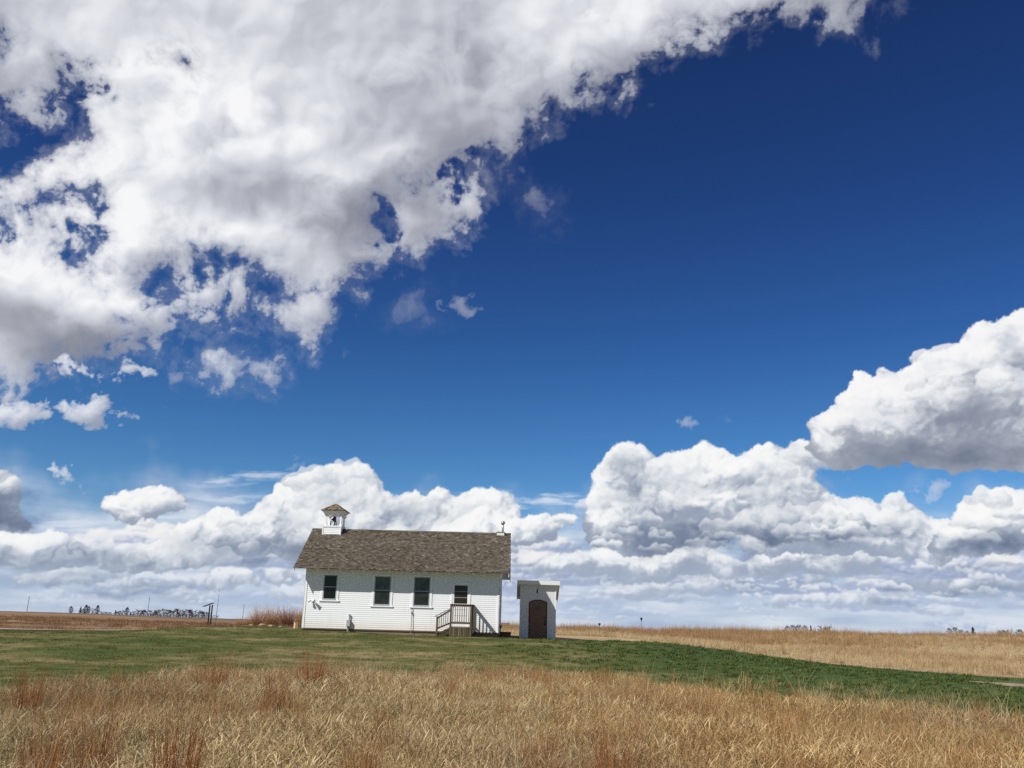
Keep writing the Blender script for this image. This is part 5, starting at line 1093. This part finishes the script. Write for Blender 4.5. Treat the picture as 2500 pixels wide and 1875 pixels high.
# ---------------------------------------------------------------- outhouse
OY, OYAW = 48.0, -0.010
co, so_ = math.cos(OYAW), math.sin(OYAW)
b0 = at(1268.5, 1556.5, OY); b1 = at(1355.5, 1556.5, OY); OW = (b1 - b0).length; oz = tz((b0.x + b1.x) / 2, OY)
oh = empty('outhouse', ((b0.x + b1.x) / 2, OY, min(oz, b0.z)), OYAW); tag(oh, 'small white outhouse with a crescent moon and an arched brown door', 'outhouse')
OB = Vector(oh.location)
def OLc(u, v, yl=0.0):
    p_ = at(u, v, OY + yl); return p_.x - OB.x, p_.z - OB.z
hw_ = OW / 2; OD = 1.75; zf_t = OLc(1310, 1427.5)[1]; sl_o = .30
M_out = paint('outhouse_paint', (0.76, 0.77, 0.78), amt=.15)
da, db = OLc(1292.3, 1510)[0], OLc(1334, 1510)[0]; zs0 = OLc(1313, 1470.5)[1]; zs1 = OLc(1313, 1465.3)[1]
def arch(x0, x1, zlow, zs, zc, y, n=12): return [(x0, y, zlow), (x1, y, zlow)] + [(x1 - (x1 - x0) * i / n, y, zs + (zc - zs) * math.sin(math.pi * i / n) ** .8) for i in range(0, n + 1)]
m_ = MB(); bw = .085; x_ = -hw_
m_.box(-hw_, hw_, 0, OD, -.3, zf_t - OD * sl_o)
m_.prism([(-hw_, 0.0, zf_t - OD * sl_o), (-hw_, OD, zf_t - OD * sl_o), (-hw_, 0.0, zf_t)], (2 * hw_, 0, 0))
def board(m_, a, b_, z0, z1, kind):
    if kind == 'F': m_.box(a, b_, -.018, -.001, z0, z1)
    elif kind == 'L': m_.box(-hw_ - .017, -hw_ - .001, a, b_, z0, z1)
    else: m_.box(hw_ + .001, hw_ + .017, a, b_, z0, z1)
while x_ < hw_ - .01:
    xb = min(x_ + bw, hw_) - .012
    if xb < da - .0 or x_ > db + .0: board(m_, x_, xb, -.3, zf_t, 'F')
    else: board(m_, x_, xb, zs1 + .0, zf_t, 'F')
    x_ += bw
y_ = 0.0
while y_ < OD - .01:
    yb = min(y_ + bw, OD) - .012
    for kd in 'LR': board(m_, y_, yb, -.3, zf_t - yb * sl_o, kd)
    y_ += bw
m_.box(-hw_ - .02, -hw_ + .05, -.03, -.019, -.3, zf_t); m_.box(hw_ - .05, hw_ + .02, -.03, -.019, -.3, zf_t)
m_.build('wall', M_out, oh)
rl, rr_ = OLc(1263.8, 1420, -.28)[0], OLc(1366, 1420, -.28)[0]; zr1 = OLc(1310, 1417.5, -.28)[1]; zr0 = OLc(1310, 1427.2, -.28)[1]
m_ = MB(); yb_ = OD + .38; dr = (yb_ + .28) * sl_o; th_f = zr1 - zr0
m_.prism([(rl, -.28, zr0), (rl, -.28, zr1), (rl, yb_, zr1 - dr), (rl, yb_, zr1 - dr - th_f)], (rr_ - rl, 0, 0)); orf = m_.build('roof', M_out, oh)
for x_ in (rl - .02, rr_): MB().prism([(x_, -.285, zr0 - .02), (x_, -.285, zr1 + .012), (x_, yb_, zr1 - dr + .012), (x_, yb_, zr1 - dr - th_f - .12)], (.02, 0, 0)).build('fascia', M_out, orf)
M_bd = simple('brown_door_paint', (0.19, 0.105, 0.07), .5, var=.15, scale=2.0)
m_ = MB(); m_.prism(arch(da - .035, db + .035, -.02, zs0, zs1 + .03, -.0185), (0, -.016, 0)); dr_ = m_.build('door', simple('door_frame_dark', (0.022, 0.016, 0.014), .6), oh)
m_ = MB(); m_.prism(arch(da + .012, db - .012, .02, zs0 - .02, zs1 - .015, -.0355), (0, -.012, 0)); m_.build('door_leaf', M_bd, dr_)
pa, pb = OLc(1306.6, 1478.5), OLc(1320.6, 1489.3); m_ = MB(); m_.box(pa[0], pb[0], -.056, -.0485, pb[1], pa[1]); pl_ = m_.build('sign_plate', simple('dull_sign_plate', (0.10, 0.10, 0.09), .5), dr_)
xa, xb = OLc(1331.0, 1508)[0], OLc(1333.0, 1508)[0]; m_ = MB(); m_.box(xa - .07, xb - .03, -.09, -.049, OLc(1331, 1510.5)[1], OLc(1331, 1507)[1]); m_.box(xb - .07, xb - .03, -.085, -.049, OLc(1331, 1527)[1], OLc(1331, 1514)[1]); m_.build('handle', M_black, dr_)
mc, mz_ = OLc(1313.3, 1443.6); r1_ = OLc(1313, 1437)[1] - mz_; pts = []
nn = 12
for i in range(nn + 1): a = math.pi * (.5 + i / nn); pts.append((mc + .06 + math.cos(a) * r1_ * .95, -.031, mz_ + math.sin(a) * r1_))
for i in range(nn + 1): a = math.pi * (1.5 - i / nn); pts.append((mc + .06 + math.cos(a) * r1_ * .50, -.031, mz_ + math.sin(a) * r1_))
MB().prism(pts, (0, .011, 0)).build('moon_cutout', simple('moon_black', (0.008, 0.008, 0.01), .8), oh)

# low brick wall and hydrant between the two buildings
cxL, cxR = HL(1205, 1548, 1.6)[0], HL(1246.3, 1548, 1.6)[0]; zt_ = HL(1230, 1543.3, 1.6)[1]; g_ = tz(*HW(cxR, 1.6).xy) - HZ; O = ((cxL + cxR) / 2, 2.2, g_)
bw_ = empty('cellar_entrance', HW(*O), HYAW); tag(bw_, 'low dark red brick cellar entrance against the right end of the schoolhouse', 'cellar entrance')
cxL = L_ + .05
MB(O).box(cxL, cxR, 1.6, 3.2, g_ - .2, zt_ - .06).build('brick_base', M_brick, bw_); MB(O).box(cxL, cxR + .02, 1.58, 3.22, zt_ - .058, zt_).build('lid', simple('dark_red_boards', (0.10, 0.025, 0.022), .8, var=.3), bw_)
hp = at(1221.7, 1543, 48.6); ht = at(1222.3, 1526.5, 48.6); hz_ = tz(hp.x, 48.6)
hy = empty('yard_hydrant', (hp.x, 48.6, hz_)); tag(hy, 'black-headed yard hydrant on an ochre pipe just right of the schoolhouse', 'hydrant')
m_ = MB(); H_ = ht.z - hz_; m_.tube((0, 0, -.1), (0, 0, H_ - .12), .03, .028, 10); m_.build('pipe', simple('ochre_pipe', (0.30, 0.20, 0.05), .5), hy)
m_ = MB(); m_.tube((0, 0, H_ - .12), (.01, 0, H_ + .0), .05, .06, 10); m_.beam((.02, 0, H_ - .01), (-.12, 0, H_ - .0), .03, .03); m_.beam((0, 0, H_ - .06), (.08, 0, H_ - .12), .03, .03); m_.build('head', M_black, hy)

# ---------------------------------------------------------------- interpretive sign
sp = hit(513.0, 1528.0); sq_ = at(518.8, 1477, sp.y); sgn = empty('information_sign', sp); tag(sgn, 'dark slanted information panel on two posts, left of the schoolhouse', 'sign')
M_dk = simple('dark_brown_metal', (0.018, 0.013, 0.011), .55); hS = sq_.z - sp.z; dxx = at(507.5, 1524.7, sp.y + 1.2); DX, DY = dxx.x - sp.x, 1.2
m_ = MB(); m_.box(-.055, .055, -.06, .06, -.1, hS - .0); m_.build('post', M_dk, sgn)
dzz = tz(sp.x + DX, sp.y + DY) - sp.z; m_ = MB(); m_.box(DX - .055, DX + .055, DY - .06, DY + .06, dzz - .1, hS - .03); m_.build('post', M_dk, sgn)
MB().beam((0, 0, hS * .47), (DX, DY, hS * .47), .06, .04).build('crossbar', M_dk, sgn)
pa, pb = at(504.0, 1481.3, sp.y + .5), at(527.2, 1472.8, sp.y + .5); va = pa - sp; vb = pb - sp; va.y = vb.y = 0
m_ = MB(); dpt = Vector((DX * 1.25, DY * 1.25, 0)); o_ = Vector((-DX * .12, -DY * .12, 0)); upv = (vb - va).normalized().cross(Vector((0, 1, 0))) * -.025
m_._add([va + o_, vb + o_, vb + o_ + dpt, va + o_ + dpt, va + o_ - upv * 1.8, vb + o_ - upv * 1.8, vb + o_ + dpt - upv * 1.8, va + o_ + dpt - upv * 1.8], [(0, 1, 2, 3), (4, 7, 6, 5), (0, 4, 5, 1), (1, 5, 6, 2), (2, 6, 7, 3), (3, 7, 4, 0)]); m_.build('panel', M_dk, sgn)

# ---------------------------------------------------------------- ornamental grasses, stump and stones by the schoolhouse
def merge(*ds): return join_clumps(*ds)
M_orn1 = grass_mat('ornamental_brown', [(0.1, (0.20, 0.095, 0.045)), (0.5, (0.42, 0.23, 0.115)), (0.95, (0.64, 0.42, 0.24))], pscale=1.2, root=0.35)
M_orn2 = grass_mat('ornamental_orange', [(0.1, (0.26, 0.14, 0.06)), (0.5, (0.48, 0.29, 0.14)), (0.95, (0.66, 0.46, 0.27))], pscale=1.2, root=0.3)
M_orn3 = grass_mat('ornamental_dark', [(0.1, (0.15, 0.070, 0.042)), (0.5, (0.31, 0.16, 0.09)), (0.95, (0.52, 0.33, 0.20))], pscale=1.2, root=0.4)
def ornamental(u, v, wpx, hpx, mat, lab, n=700, dy=0.0, lean=0.7, seed=0):
    b_ = hit(u, v); b_.y += dy; b_.z = tz(b_.x, b_.y); px = b_.y * 1.0 / FPX; h = hpx * px * 1.36; w_ = wpx * px * 1.1
    me = clump_mesh('ornamental_grass', merge(blade_clump(n, w_ * .20, h * .55, h * 1.0, 0.02, lean, .007, .013, 0.25, 200 + seed, 4, .9), blade_clump(n // 2, w_ * .28, h * .3, h * .65, 0.1, lean * 1.5, .007, .014, 0.6, 230 + seed, 4, .9), blade_clump(26, w_ * .15, h * 1.0, h * 1.22, 0.0, lean * .75, .006, .010, .1, 260 + seed, 4, .9)), mat)
    o = bpy.data.objects.new('grass_clump', me); col.objects.link(o); o.location = b_
    return tag(o, lab, 'ornamental grass', 'dry ornamental grasses beside the schoolhouse')
ornamental(588, 1527, 38, 17, M_orn2, 'low orange-brown grass mound at the left end of the row', 420, lean=1.1, seed=1)
ornamental(606, 1527, 34, 19, M_orn2, 'low rusty grass mound second from the left, in front of the tall ones', 420, lean=1.1, seed=2)
ornamental(629, 1528, 52, 42, M_orn1, 'tall spreading brown grass clump, leftmost of the tall ones', 800, lean=.9, seed=3, dy=.6)
ornamental(661, 1529, 48, 41, M_orn1, 'tall brown grass clump in the middle of the row', 800, lean=.8, seed=4, dy=.8)
ornamental(696, 1531, 42, 40, M_orn3, 'dark brown vase-shaped grass clump, left of the stump', 800, lean=.7, seed=5, dy=.5)
ornamental(727, 1532, 34, 37, M_orn2, 'tan-orange grass clump rising behind the stump', 560, lean=.45, seed=6, dy=1.0)
ornamental(743, 1534.5, 26, 25, M_orn3, 'purple-brown weedy grass against the left corner of the white wall', 360, lean=.6, seed=7, dy=-.2)
st_ = hit(723.5, 1535); M_stump = tonemat('stump_wood', [(0.1, (0.22, 0.14, 0.08)), (0.5, (0.40, 0.27, 0.16)), (0.9, (0.58, 0.44, 0.29))], nscale=9.0, namt=1.1)
m_ = MB(); nn = 14; rs = [random.uniform(.9, 1.08) for _ in range(nn)]; hS = 14.5 * st_.y / FPX; rS = 7.2 * st_.y / FPX
for i in range(nn):
    a0, a1 = 2 * math.pi * i / nn, 2 * math.pi * (i + 1) / nn; r0_, r1_ = rs[i] * rS, rs[(i + 1) % nn] * rS
    m_._add([(math.cos(a0) * r0_ * 1.08, math.sin(a0) * r0_ * 1.08, -.05), (math.cos(a1) * r1_ * 1.08, math.sin(a1) * r1_ * 1.08, -.05), (math.cos(a1) * r1_, math.sin(a1) * r1_, hS), (math.cos(a0) * r0_, math.sin(a0) * r0_, hS)], [(0, 1, 2, 3)], random.random())
m_.poly([(math.cos(2 * math.pi * i / nn) * rs[i] * rS, math.sin(2 * math.pi * i / nn) * rs[i] * rS, hS) for i in range(nn)], .8)
so2 = m_.build('tree_stump', M_stump); so2.location = st_; tag(so2, 'squat tan tree stump standing before the grasses at the left corner of the schoolhouse', 'stump')
M_rock = simple('pale_limestone', (0.33, 0.265, 0.185), .95, var=.3, scale=5, bumps=.8)
def rock(u, v, wpx, hpx, lab, k):
    b_ = hit(u, v); s_ = b_.y / FPX; bm = bmesh.new(); bmesh.ops.create_icosphere(bm, subdivisions=3, radius=1)
    for q_ in bm.verts:
        n_ = mnoise.fractal(q_.co * 1.3 + Vector((k * 7.3, 0, 0)), 1.0, 2.0, 4); q_.co *= 1 + n_ * .35; q_.co = Vector((q_.co.x * wpx * s_ / 2, q_.co.y * wpx * s_ * .4, q_.co.z * hpx * s_ * .62))
    me = bpy.data.meshes.new('rock'); bm.to_mesh(me); bm.free(); me.materials.append(M_rock)
    o = bpy.data.objects.new('rock', me); col.objects.link(o); o.location = b_ + Vector((0, 0, hpx * s_ * .25)); tag(o, lab, 'rock', 'pale stones edging the grass bed')
rock(612, 1529, 14, 5, 'pale stone at the foot of the leftmost tall grass clump', 1); rock(640, 1529, 18, 7, 'largest pale stone, under the middle of the grass row', 2); rock(660, 1530, 12, 5, 'small pale stone just right of the largest one', 3); rock(684, 1532, 9, 3.5, 'flat pale stone left of the stump', 4)
# thin sapling behind the sign
sb = hit(526, 1527); s_ = (sb.y + 0.4) / FPX * 1.0; M_twig = simple('grey_bark', (0.13, 0.115, 0.10), .9)
sap = empty('sapling', sb); tag(sap, 'thin bare sapling just right of the information sign', 'tree')
def P3(u, v): p_ = at(u, v, sb.y); return (p_.x - sb.x, 0, p_.z - sb.z)
m_ = MB(); ch_ = [P3(526, 1530), P3(528.3, 1500), P3(531.5, 1475), P3(534.5, 1455), P3(535.5, 1436)]
for i in range(4): m_.tube(ch_[i], ch_[i + 1], .030 - .006 * i, .024 - .006 * i, 6, False)
m_.build('trunk', M_twig, sap); m_ = MB()
for a, b_, c in ((P3(534.3, 1456), P3(527, 1446), -.1), (P3(527, 1446), P3(521, 1440), -.2), (P3(534.3, 1457), P3(539, 1453), .1), (P3(533, 1467), P3(530, 1463), .1), (P3(531, 1480), P3(534.5, 1476), .1), (P3(529, 1495), P3(533, 1490), -.1), (P3(528, 1505), P3(525, 1500), .1), (P3(535.5, 1437), P3(537, 1428), 0), (P3(539, 1453), P3(541, 1446), .1), (P3(535, 1445), P3(532, 1437), .1)):
    MB().tube(a, (b_[0], c, b_[2]), .012, .006, 5, False).build('branch', M_twig, sap)

# ---------------------------------------------------------------- poles, trees and a farmhouse far off
M_pole = simple('old_pole_wood', (0.16, 0.14, 0.13), .9)
for (u0_, v0_, u1_, v1_, Y_, lab) in [(64.4, 1500, 73, 1455, 400, 'leftmost utility pole on the far field'), (359, 1507, 366, 1458, 400, 'utility pole standing before the far treeline'),
                                  (592, 1512, 595.8, 1474, 470, 'utility pole left of the tall brown grasses'), (723, 1515, 723.8, 1487, 560, 'shortest utility pole, seen over the grasses near the schoolhouse')]:
    a, b_ = at(u0_, v0_, Y_), at(u1_, v1_, Y_); g_ = tz(a.x, Y_); po = empty('utility_pole', (a.x, Y_, g_)); tag(po, lab, 'utility pole', 'utility poles along the horizon')
    H_ = b_.z - g_; m_ = MB(); m_.tube((0, 0, -.3), ((b_.x - a.x) * 0 + .0, 0, H_), .14, .09, 8); m_.build('pole', M_pole, po)
    MB().box(-.4, .4, -.05, .05, H_ - .7, H_ - .6).build('crossarm', M_pole, po)
def leafmat(name, c, var=.5):
    m, t, b = newmat(name); to = nodeattr(t, 'tone'); p = objco(t); n = tnoise(p, .8, 3.0)
    setc(b, t, ramp(to * .7 + n * .3, [(0.1, tuple(x * (1 - var) for x in c)), (0.9, tuple(x * (1 + var) for x in c))])); b.inputs['Roughness'].default_value = 1; b.inputs['Specular IOR Level'].default_value = 0; return m
M_con = leafmat('distant_conifer', (0.045, 0.052, 0.058)); M_bare = leafmat('distant_bare_twigs', (0.105, 0.088, 0.086), .35); M_bark = simple('distant_bark', (0.10, 0.085, 0.08), 1.0); M_shr = leafmat('distant_shrub', (0.060, 0.055, 0.060))
def conifer_parts(seed, kind):
    r_ = random.Random(seed); cr = MB(); tr = MB(); tr.tube((0, 0, -.02), (0, 0, .8), .022, .008, 7)
    for k in range(620):
        if kind == 'cone': z = r_.random() ** 1.15; rad = .30 * (1 - z) ** .75 * (0.75 + .35 * math.sin(z * 23 + seed)) * math.sqrt(r_.random()); z = .10 + z * .90
        else: z = r_.random(); rad = .27 * math.sin(math.pi * min(.98, z * .9 + .08)) ** .7 * r_.random() ** .4; z = .10 + z * .88
        a = r_.uniform(0, 6.283); c = Vector((rad * math.cos(a) * (1 + .3 * math.sin(a * 2 + seed)), rad * math.sin(a), z)); s_ = r_.uniform(.025, .060)
        u_ = Vector((r_.gauss(0, 1), r_.gauss(0, 1), r_.gauss(0, .5))).normalized() * s_; w_ = Vector((r_.gauss(0, 1), r_.gauss(0, 1), r_.gauss(0, 1))).normalized() * s_
        cr._add([c - u_, c - w_ * .6, c + u_, c + w_ * .6], [(0, 1, 2, 3)], r_.random())
    return cr, tr
def bare_parts(seed, dense=1.0):
    r_ = random.Random(seed); cr = MB(); tr = MB()
    def grow(p_, d_, l_, w_, lev):
        q_ = p_ + d_ * l_; (tr if lev < 2 else cr).tube(p_, q_, w_, w_ * .65, 3 if lev else 6, False, r_.random())
        if lev >= 5: return
        for _ in range(r_.choice((2, 3, 3)) if lev < 4 else int(3 * dense)):
            nd = (d_ + Vector((r_.gauss(0, .55), r_.gauss(0, .55), r_.gauss(.08, .32)))).normalized(); grow(p_.lerp(q_, r_.uniform(.55, 1)), nd, l_ * r_.uniform(.55, .85), w_ * .6, lev + 1)
    grow(Vector((0, 0, -.02)), Vector((r_.gauss(0, .05), 0, 1)).normalized(), .30, .030, 0)
    ends = [Vector(p_) for p_ in cr.v[::7]]; zt9 = max(p_.z for p_ in ends)
    ends = r_.sample(ends, min(len(ends), 620)) + [Vector((r_.gauss(0, .17), r_.gauss(0, .12), r_.random() ** 1.3 * .55 * zt9)) for _ in range(260)]
    for c in ends:
        u_ = Vector([r_.gauss(0, 1) for _ in range(3)]).normalized() * r_.uniform(.012, .03); w2 = Vector([r_.gauss(0, 1) for _ in range(3)]).normalized() * r_.uniform(.012, .03); cr._add([c - u_, c - w2, c + u_, c + w2], [(0, 1, 2, 3)], r_.random())
    return cr, tr
protos = {}
def mk(name, parts, mcr, mtr):
    cr, tr = parts; zm = sorted(p_[2] for p_ in cr.v)[int(len(cr.v) * .985)]
    for b_ in (cr, tr): b_.v = [(p_[0], p_[1], p_[2] / zm) for p_ in b_.v]
    ro = empty(name, (0, -900, 0)); a = cr.build('crown', mcr, ro); b_ = tr.build('trunk', mtr, ro); return ro
def place_tree(key, name, maker, u, vt, vb, Y_, wpx, lab, group):
    top, bot = at(u, vt, Y_), at(u, vb, Y_); g_ = min(tz(bot.x, Y_), bot.z); H_ = top.z - g_; wx = wpx * Y_ / FPX
    if key not in protos: ro = maker(); protos[key] = ro
    else:
        src = protos[key]; ro = src.copy(); col.objects.link(ro)
        for ch_ in list(src.children): c = ch_.copy(); col.objects.link(c); c.parent = ro
    ro.location = (bot.x, Y_, g_); ro.rotation_euler = (0, 0, random.uniform(0, 6.28)); k_ = wx / .58 * (1.35 if group == GB else 1.7 if group == GR else 1.15)
    ro.scale = (k_, k_, H_)
    tag(ro, lab, 'tree', group)
GC = 'dark conifers on the far left field'; GB = 'bare trees of the far treeline'; GR = 'trees on the horizon at the right'
mkc = lambda s_, kd: (lambda: mk('conifer_tree', conifer_parts(s_, kd), M_con, M_bark)); mkb = lambda s_, d_=1.0: (lambda: mk('bare_tree', bare_parts(s_, d_), M_bare, M_bark))
GC = 'dark conifers on the far left field'; GB = 'bare trees of the far treeline'; GR = 'trees on the horizon at the right'
for i, (u, vt, vb, w_, kd, lab) in enumerate([
        (171.6, 1480, 1499, 9, 'egg', 'lone narrow conifer, leftmost tree on the horizon'), (195, 1481, 1500, 11, 'cone', 'pointed conifer at the left of the far conifer group'), (202, 1486, 1500, 7, 'egg', 'small conifer tucked between two taller ones in the far group'),
        (208, 1477, 1500, 10, 'egg', 'tallest conifer in the middle of the far group'), (215, 1480, 1500, 8, 'egg', 'slim conifer at the right of the far group'), (236.5, 1478, 1500, 9, 'egg', 'narrow conifer standing right of the far conifer group'),
        (281, 1490, 1503, 10, 'cone', 'short wide conifer left of the far bare trees'), (308.5, 1483, 1504, 11, 'egg', 'dark round-topped conifer at the start of the treeline'), (318, 1494, 1505, 8, 'cone', 'small conifer just right of the round-topped one')]):
    place_tree('c%d%s' % (i % 2, kd), 'conifer_tree', mkc(i % 2 * 5 + (kd == 'egg'), kd), u, vt, vb, 430, w_, lab, GC)
def shrub(u, vt, vb, w_, Y_, lab, group):
    key = 'shrub'
    def maker():
        r_ = random.Random(3); cr = MB(); tr = MB(); tr.tube((0, 0, -.05), (0, 0, .5), .04, .02, 6)
        for k in range(500):
            a = r_.uniform(0, 6.283); z = r_.random(); rad = .30 * math.sqrt(max(0, 1 - (z * 1.0 - .25) ** 2 / .62)) * r_.random() ** .4 * (1 + .25 * math.sin(3 * a)); c = Vector((rad * math.cos(a), rad * math.sin(a), z)); s_ = r_.uniform(.015, .04)
            u_ = Vector([r_.gauss(0, 1) for _ in range(3)]).normalized() * s_; w2 = Vector([r_.gauss(0, 1) for _ in range(3)]).normalized() * s_; cr._add([c - u_, c - w2, c + u_, c + w2], [(0, 1, 2, 3)], r_.random())
        return mk('round_tree', (cr, tr), M_shr, M_bark)
    place_tree(key, 'round_tree', maker, u, vt, vb, Y_, w_, lab, group)
shrub(233, 1495, 1501, 13, 425, 'low dark evergreen bush under the narrow far conifer', GC); shrub(266.6, 1495, 1503, 11, 425, 'low dark evergreen bush between conifers and treeline', GC)
ks = 0
BT = [(225, 1486, 9), (250, 1494, 12), (259, 1495, 10), (291, 1493, 11), (298, 1491, 12), (327, 1494, 8), (336, 1491, 13), (343, 1489, 13), (351, 1490, 13), (359, 1491, 12), (367, 1492, 13), (375, 1491, 14), (384, 1489, 14), (391, 1490, 12), (399, 1487.5, 13), (407, 1489, 13), (415, 1491, 14), (423, 1491, 12),
      (431, 1487, 12), (437, 1488, 13), (446, 1489, 14), (455, 1488.5, 14), (462, 1490, 13), (469, 1490, 12), (477, 1493, 13), (485, 1491.5, 13), (493, 1494, 12), (500, 1494, 13), (507, 1495.5, 12), (523, 1503, 6), (531, 1504, 6)]
for i, (u, vt, w_) in enumerate(BT):
    place_tree('b%d' % (i % 4), 'bare_tree', mkb(20 + i % 4, 1.5), u, vt - 1, 1500 + (u - 220) * .028, 445 + (i * 37 % 30), w_ * 1.25, 'bare grey-brown tree in the thick row of the far treeline' if 330 < u < 515 else
               {225: 'thin bare tree among the far conifers', 250: 'low bare bushy tree right of the narrow conifer', 259: 'second low bare bushy tree right of the narrow conifer', 291: 'bare bushy tree left of the round-topped conifer', 298: 'bare bushy tree touching the round-topped conifer', 327: 'sparse bare tree left of the thick treeline', 523: 'tiny bare bush between the sign and the sapling', 531: 'tiny bare bush right of the sapling'}[int(u)], GB)
for (u, vt, w_, lab, f_) in [(2318, 1531, 9, 'left one of a pair of dark trees on the right horizon', 's'), (2333, 1529.5, 13, 'right one of a pair of dark trees on the right horizon', 's'), (2348, 1535.5, 9, 'small dark tree between the pair and the pointed tree', 's'), (2362, 1538, 8, 'lowest dark bush left of the pointed tree', 's'), (2376.5, 1529.5, 14, 'pointed dark tree on the right horizon', 'c'),
                         (2441, 1537, 9, 'dark rounded tree right of the pointed tree', 's'), (2452, 1536, 10, 'dark rounded tree next to a pale bare one near the right edge', 's'), (2463, 1534.5, 12, 'pale bare tree near the right edge', 'b'), (2491, 1535, 15, 'broad dark tree at the right edge of the horizon', 's'),
                         (1922, 1525.5, 10, 'leftmost dark tree of the clump above the prairie', 's'), (1936, 1524, 13, 'tree left of the middle of the clump above the prairie', 's'), (1951, 1523.5, 15, 'largest tree of the clump above the prairie', 's'), (1966, 1525, 11, 'tree right of the middle of the clump above the prairie', 's'), (1980, 1525, 8, 'narrow dark tree at the right end of the prairie clump', 'c'), (2006, 1525, 16, 'pale bare tree right of the clump above the prairie', 'b'), (2024, 1526, 14, 'second pale bare tree right of the prairie clump', 'b')]:
    vt += 2.5
    vb = 1519.0 + (u - 1250) * 0.0263 + 1
    if f_ == 's': shrub(u, vt, vb, w_, 520, lab, GR)
    elif f_ == 'c': place_tree('c0cone', 'conifer_tree', mkc(0, 'cone'), u, vt, vb, 520, w_, lab, GR)
    else: place_tree('b0', 'bare_tree', mkb(20, 1.5), u, vt, vb, 520, w_ * 1.2, lab, GR)
for ro in [o for o in scene.objects if o.type == 'EMPTY' and o.location.y < -800]: bpy.data.objects.remove(ro)
# farmhouse far beyond the gap
fa, fb = at(1224, 1533, 330), at(1243, 1533, 330); zt_ = at(1233, 1520.5, 330).z; ze2 = at(1233, 1527.5, 330).z; gx0 = tz(fa.x, 330)
fh = empty('farmhouse', ((fa.x + fb.x) / 2, 330, gx0)); tag(fh, 'tiny white farmhouse with a grey roof far off between schoolhouse and outhouse', 'farmhouse'); hw2 = (fb.x - fa.x) / 2; e_ = ze2 - gx0; r_ = zt_ - gx0
m_ = MB(); m_.box(-hw2, hw2, 0, 5, -.5, e_); m_.build('wall', M_trim, fh); m_ = MB(); m_.prism([(-hw2 - .3, -.4, e_ - .1), (-hw2 - .3, 2.5, r_), (-hw2 - .3, 5.4, e_ - .1)], (2 * hw2 + .6, 0, 0)); m_.build('roof', simple('grey_roofing', (0.13, 0.14, 0.15), .8), fh)
for q_ in (-.5, 0, .5): MB().box(hw2 * q_ - .22, hw2 * q_ + .22, -.03, -.001, e_ * .55, e_ * .9).build('window', M_black, fh)
# nest box on a thin pole, and a second short post
nb_ = at(1566, 1527, 66); ntop = at(1566, 1508, 66); g_ = tz(nb_.x, 66); nx = empty('nest_box', (nb_.x, 66, g_)); tag(nx, 'black tapered nest box on a thin pole above the prairie grass', 'nest box')
H_ = ntop.z - g_; s_ = 66 / FPX; MB().tube((0, 0, -.1), (0, 0, H_ - 5 * s_), .018, .015, 7).build('pole', M_pole, nx)
m_ = MB(); w1, w2, zb_, zt2 = .9 * s_, 2.4 * s_, H_ - 7.5 * s_, H_ - 1 * s_; m_._add([(-w1, -w1, zb_), (w1, -w1, zb_), (w1, w1, zb_), (-w1, w1, zb_), (-w2, -w2, zt2), (w2, -w2, zt2), (w2, w2, zt2), (-w2, w2, zt2)], [(0, 3, 2, 1), (4, 5, 6, 7), (0, 1, 5, 4), (1, 2, 6, 5), (2, 3, 7, 6), (3, 0, 4, 7)]); m_.build('box', M_black, nx)
MB().box(-w2 - .03, w2 + .03, -w2 - .03, w2 + .03, zt2 + .001, zt2 + .03).build('lid', M_black, nx)
p2 = at(1463.5, 1522.5, 72); g_ = tz(p2.x, 72); np_ = empty('fence_post', (p2.x, 72, g_)); tag(np_, 'short dark post with a capped top just showing over the prairie grass', 'post')
m_ = MB(); m_.tube((0, 0, -.1), (0, 0, p2.z - g_ - .1), .03, .03, 7); m_.build('post', M_pole, np_); MB().box(-.08, .08, -.08, .08, p2.z - g_ - .1, p2.z - g_ + .04).build('cap', M_black, np_)
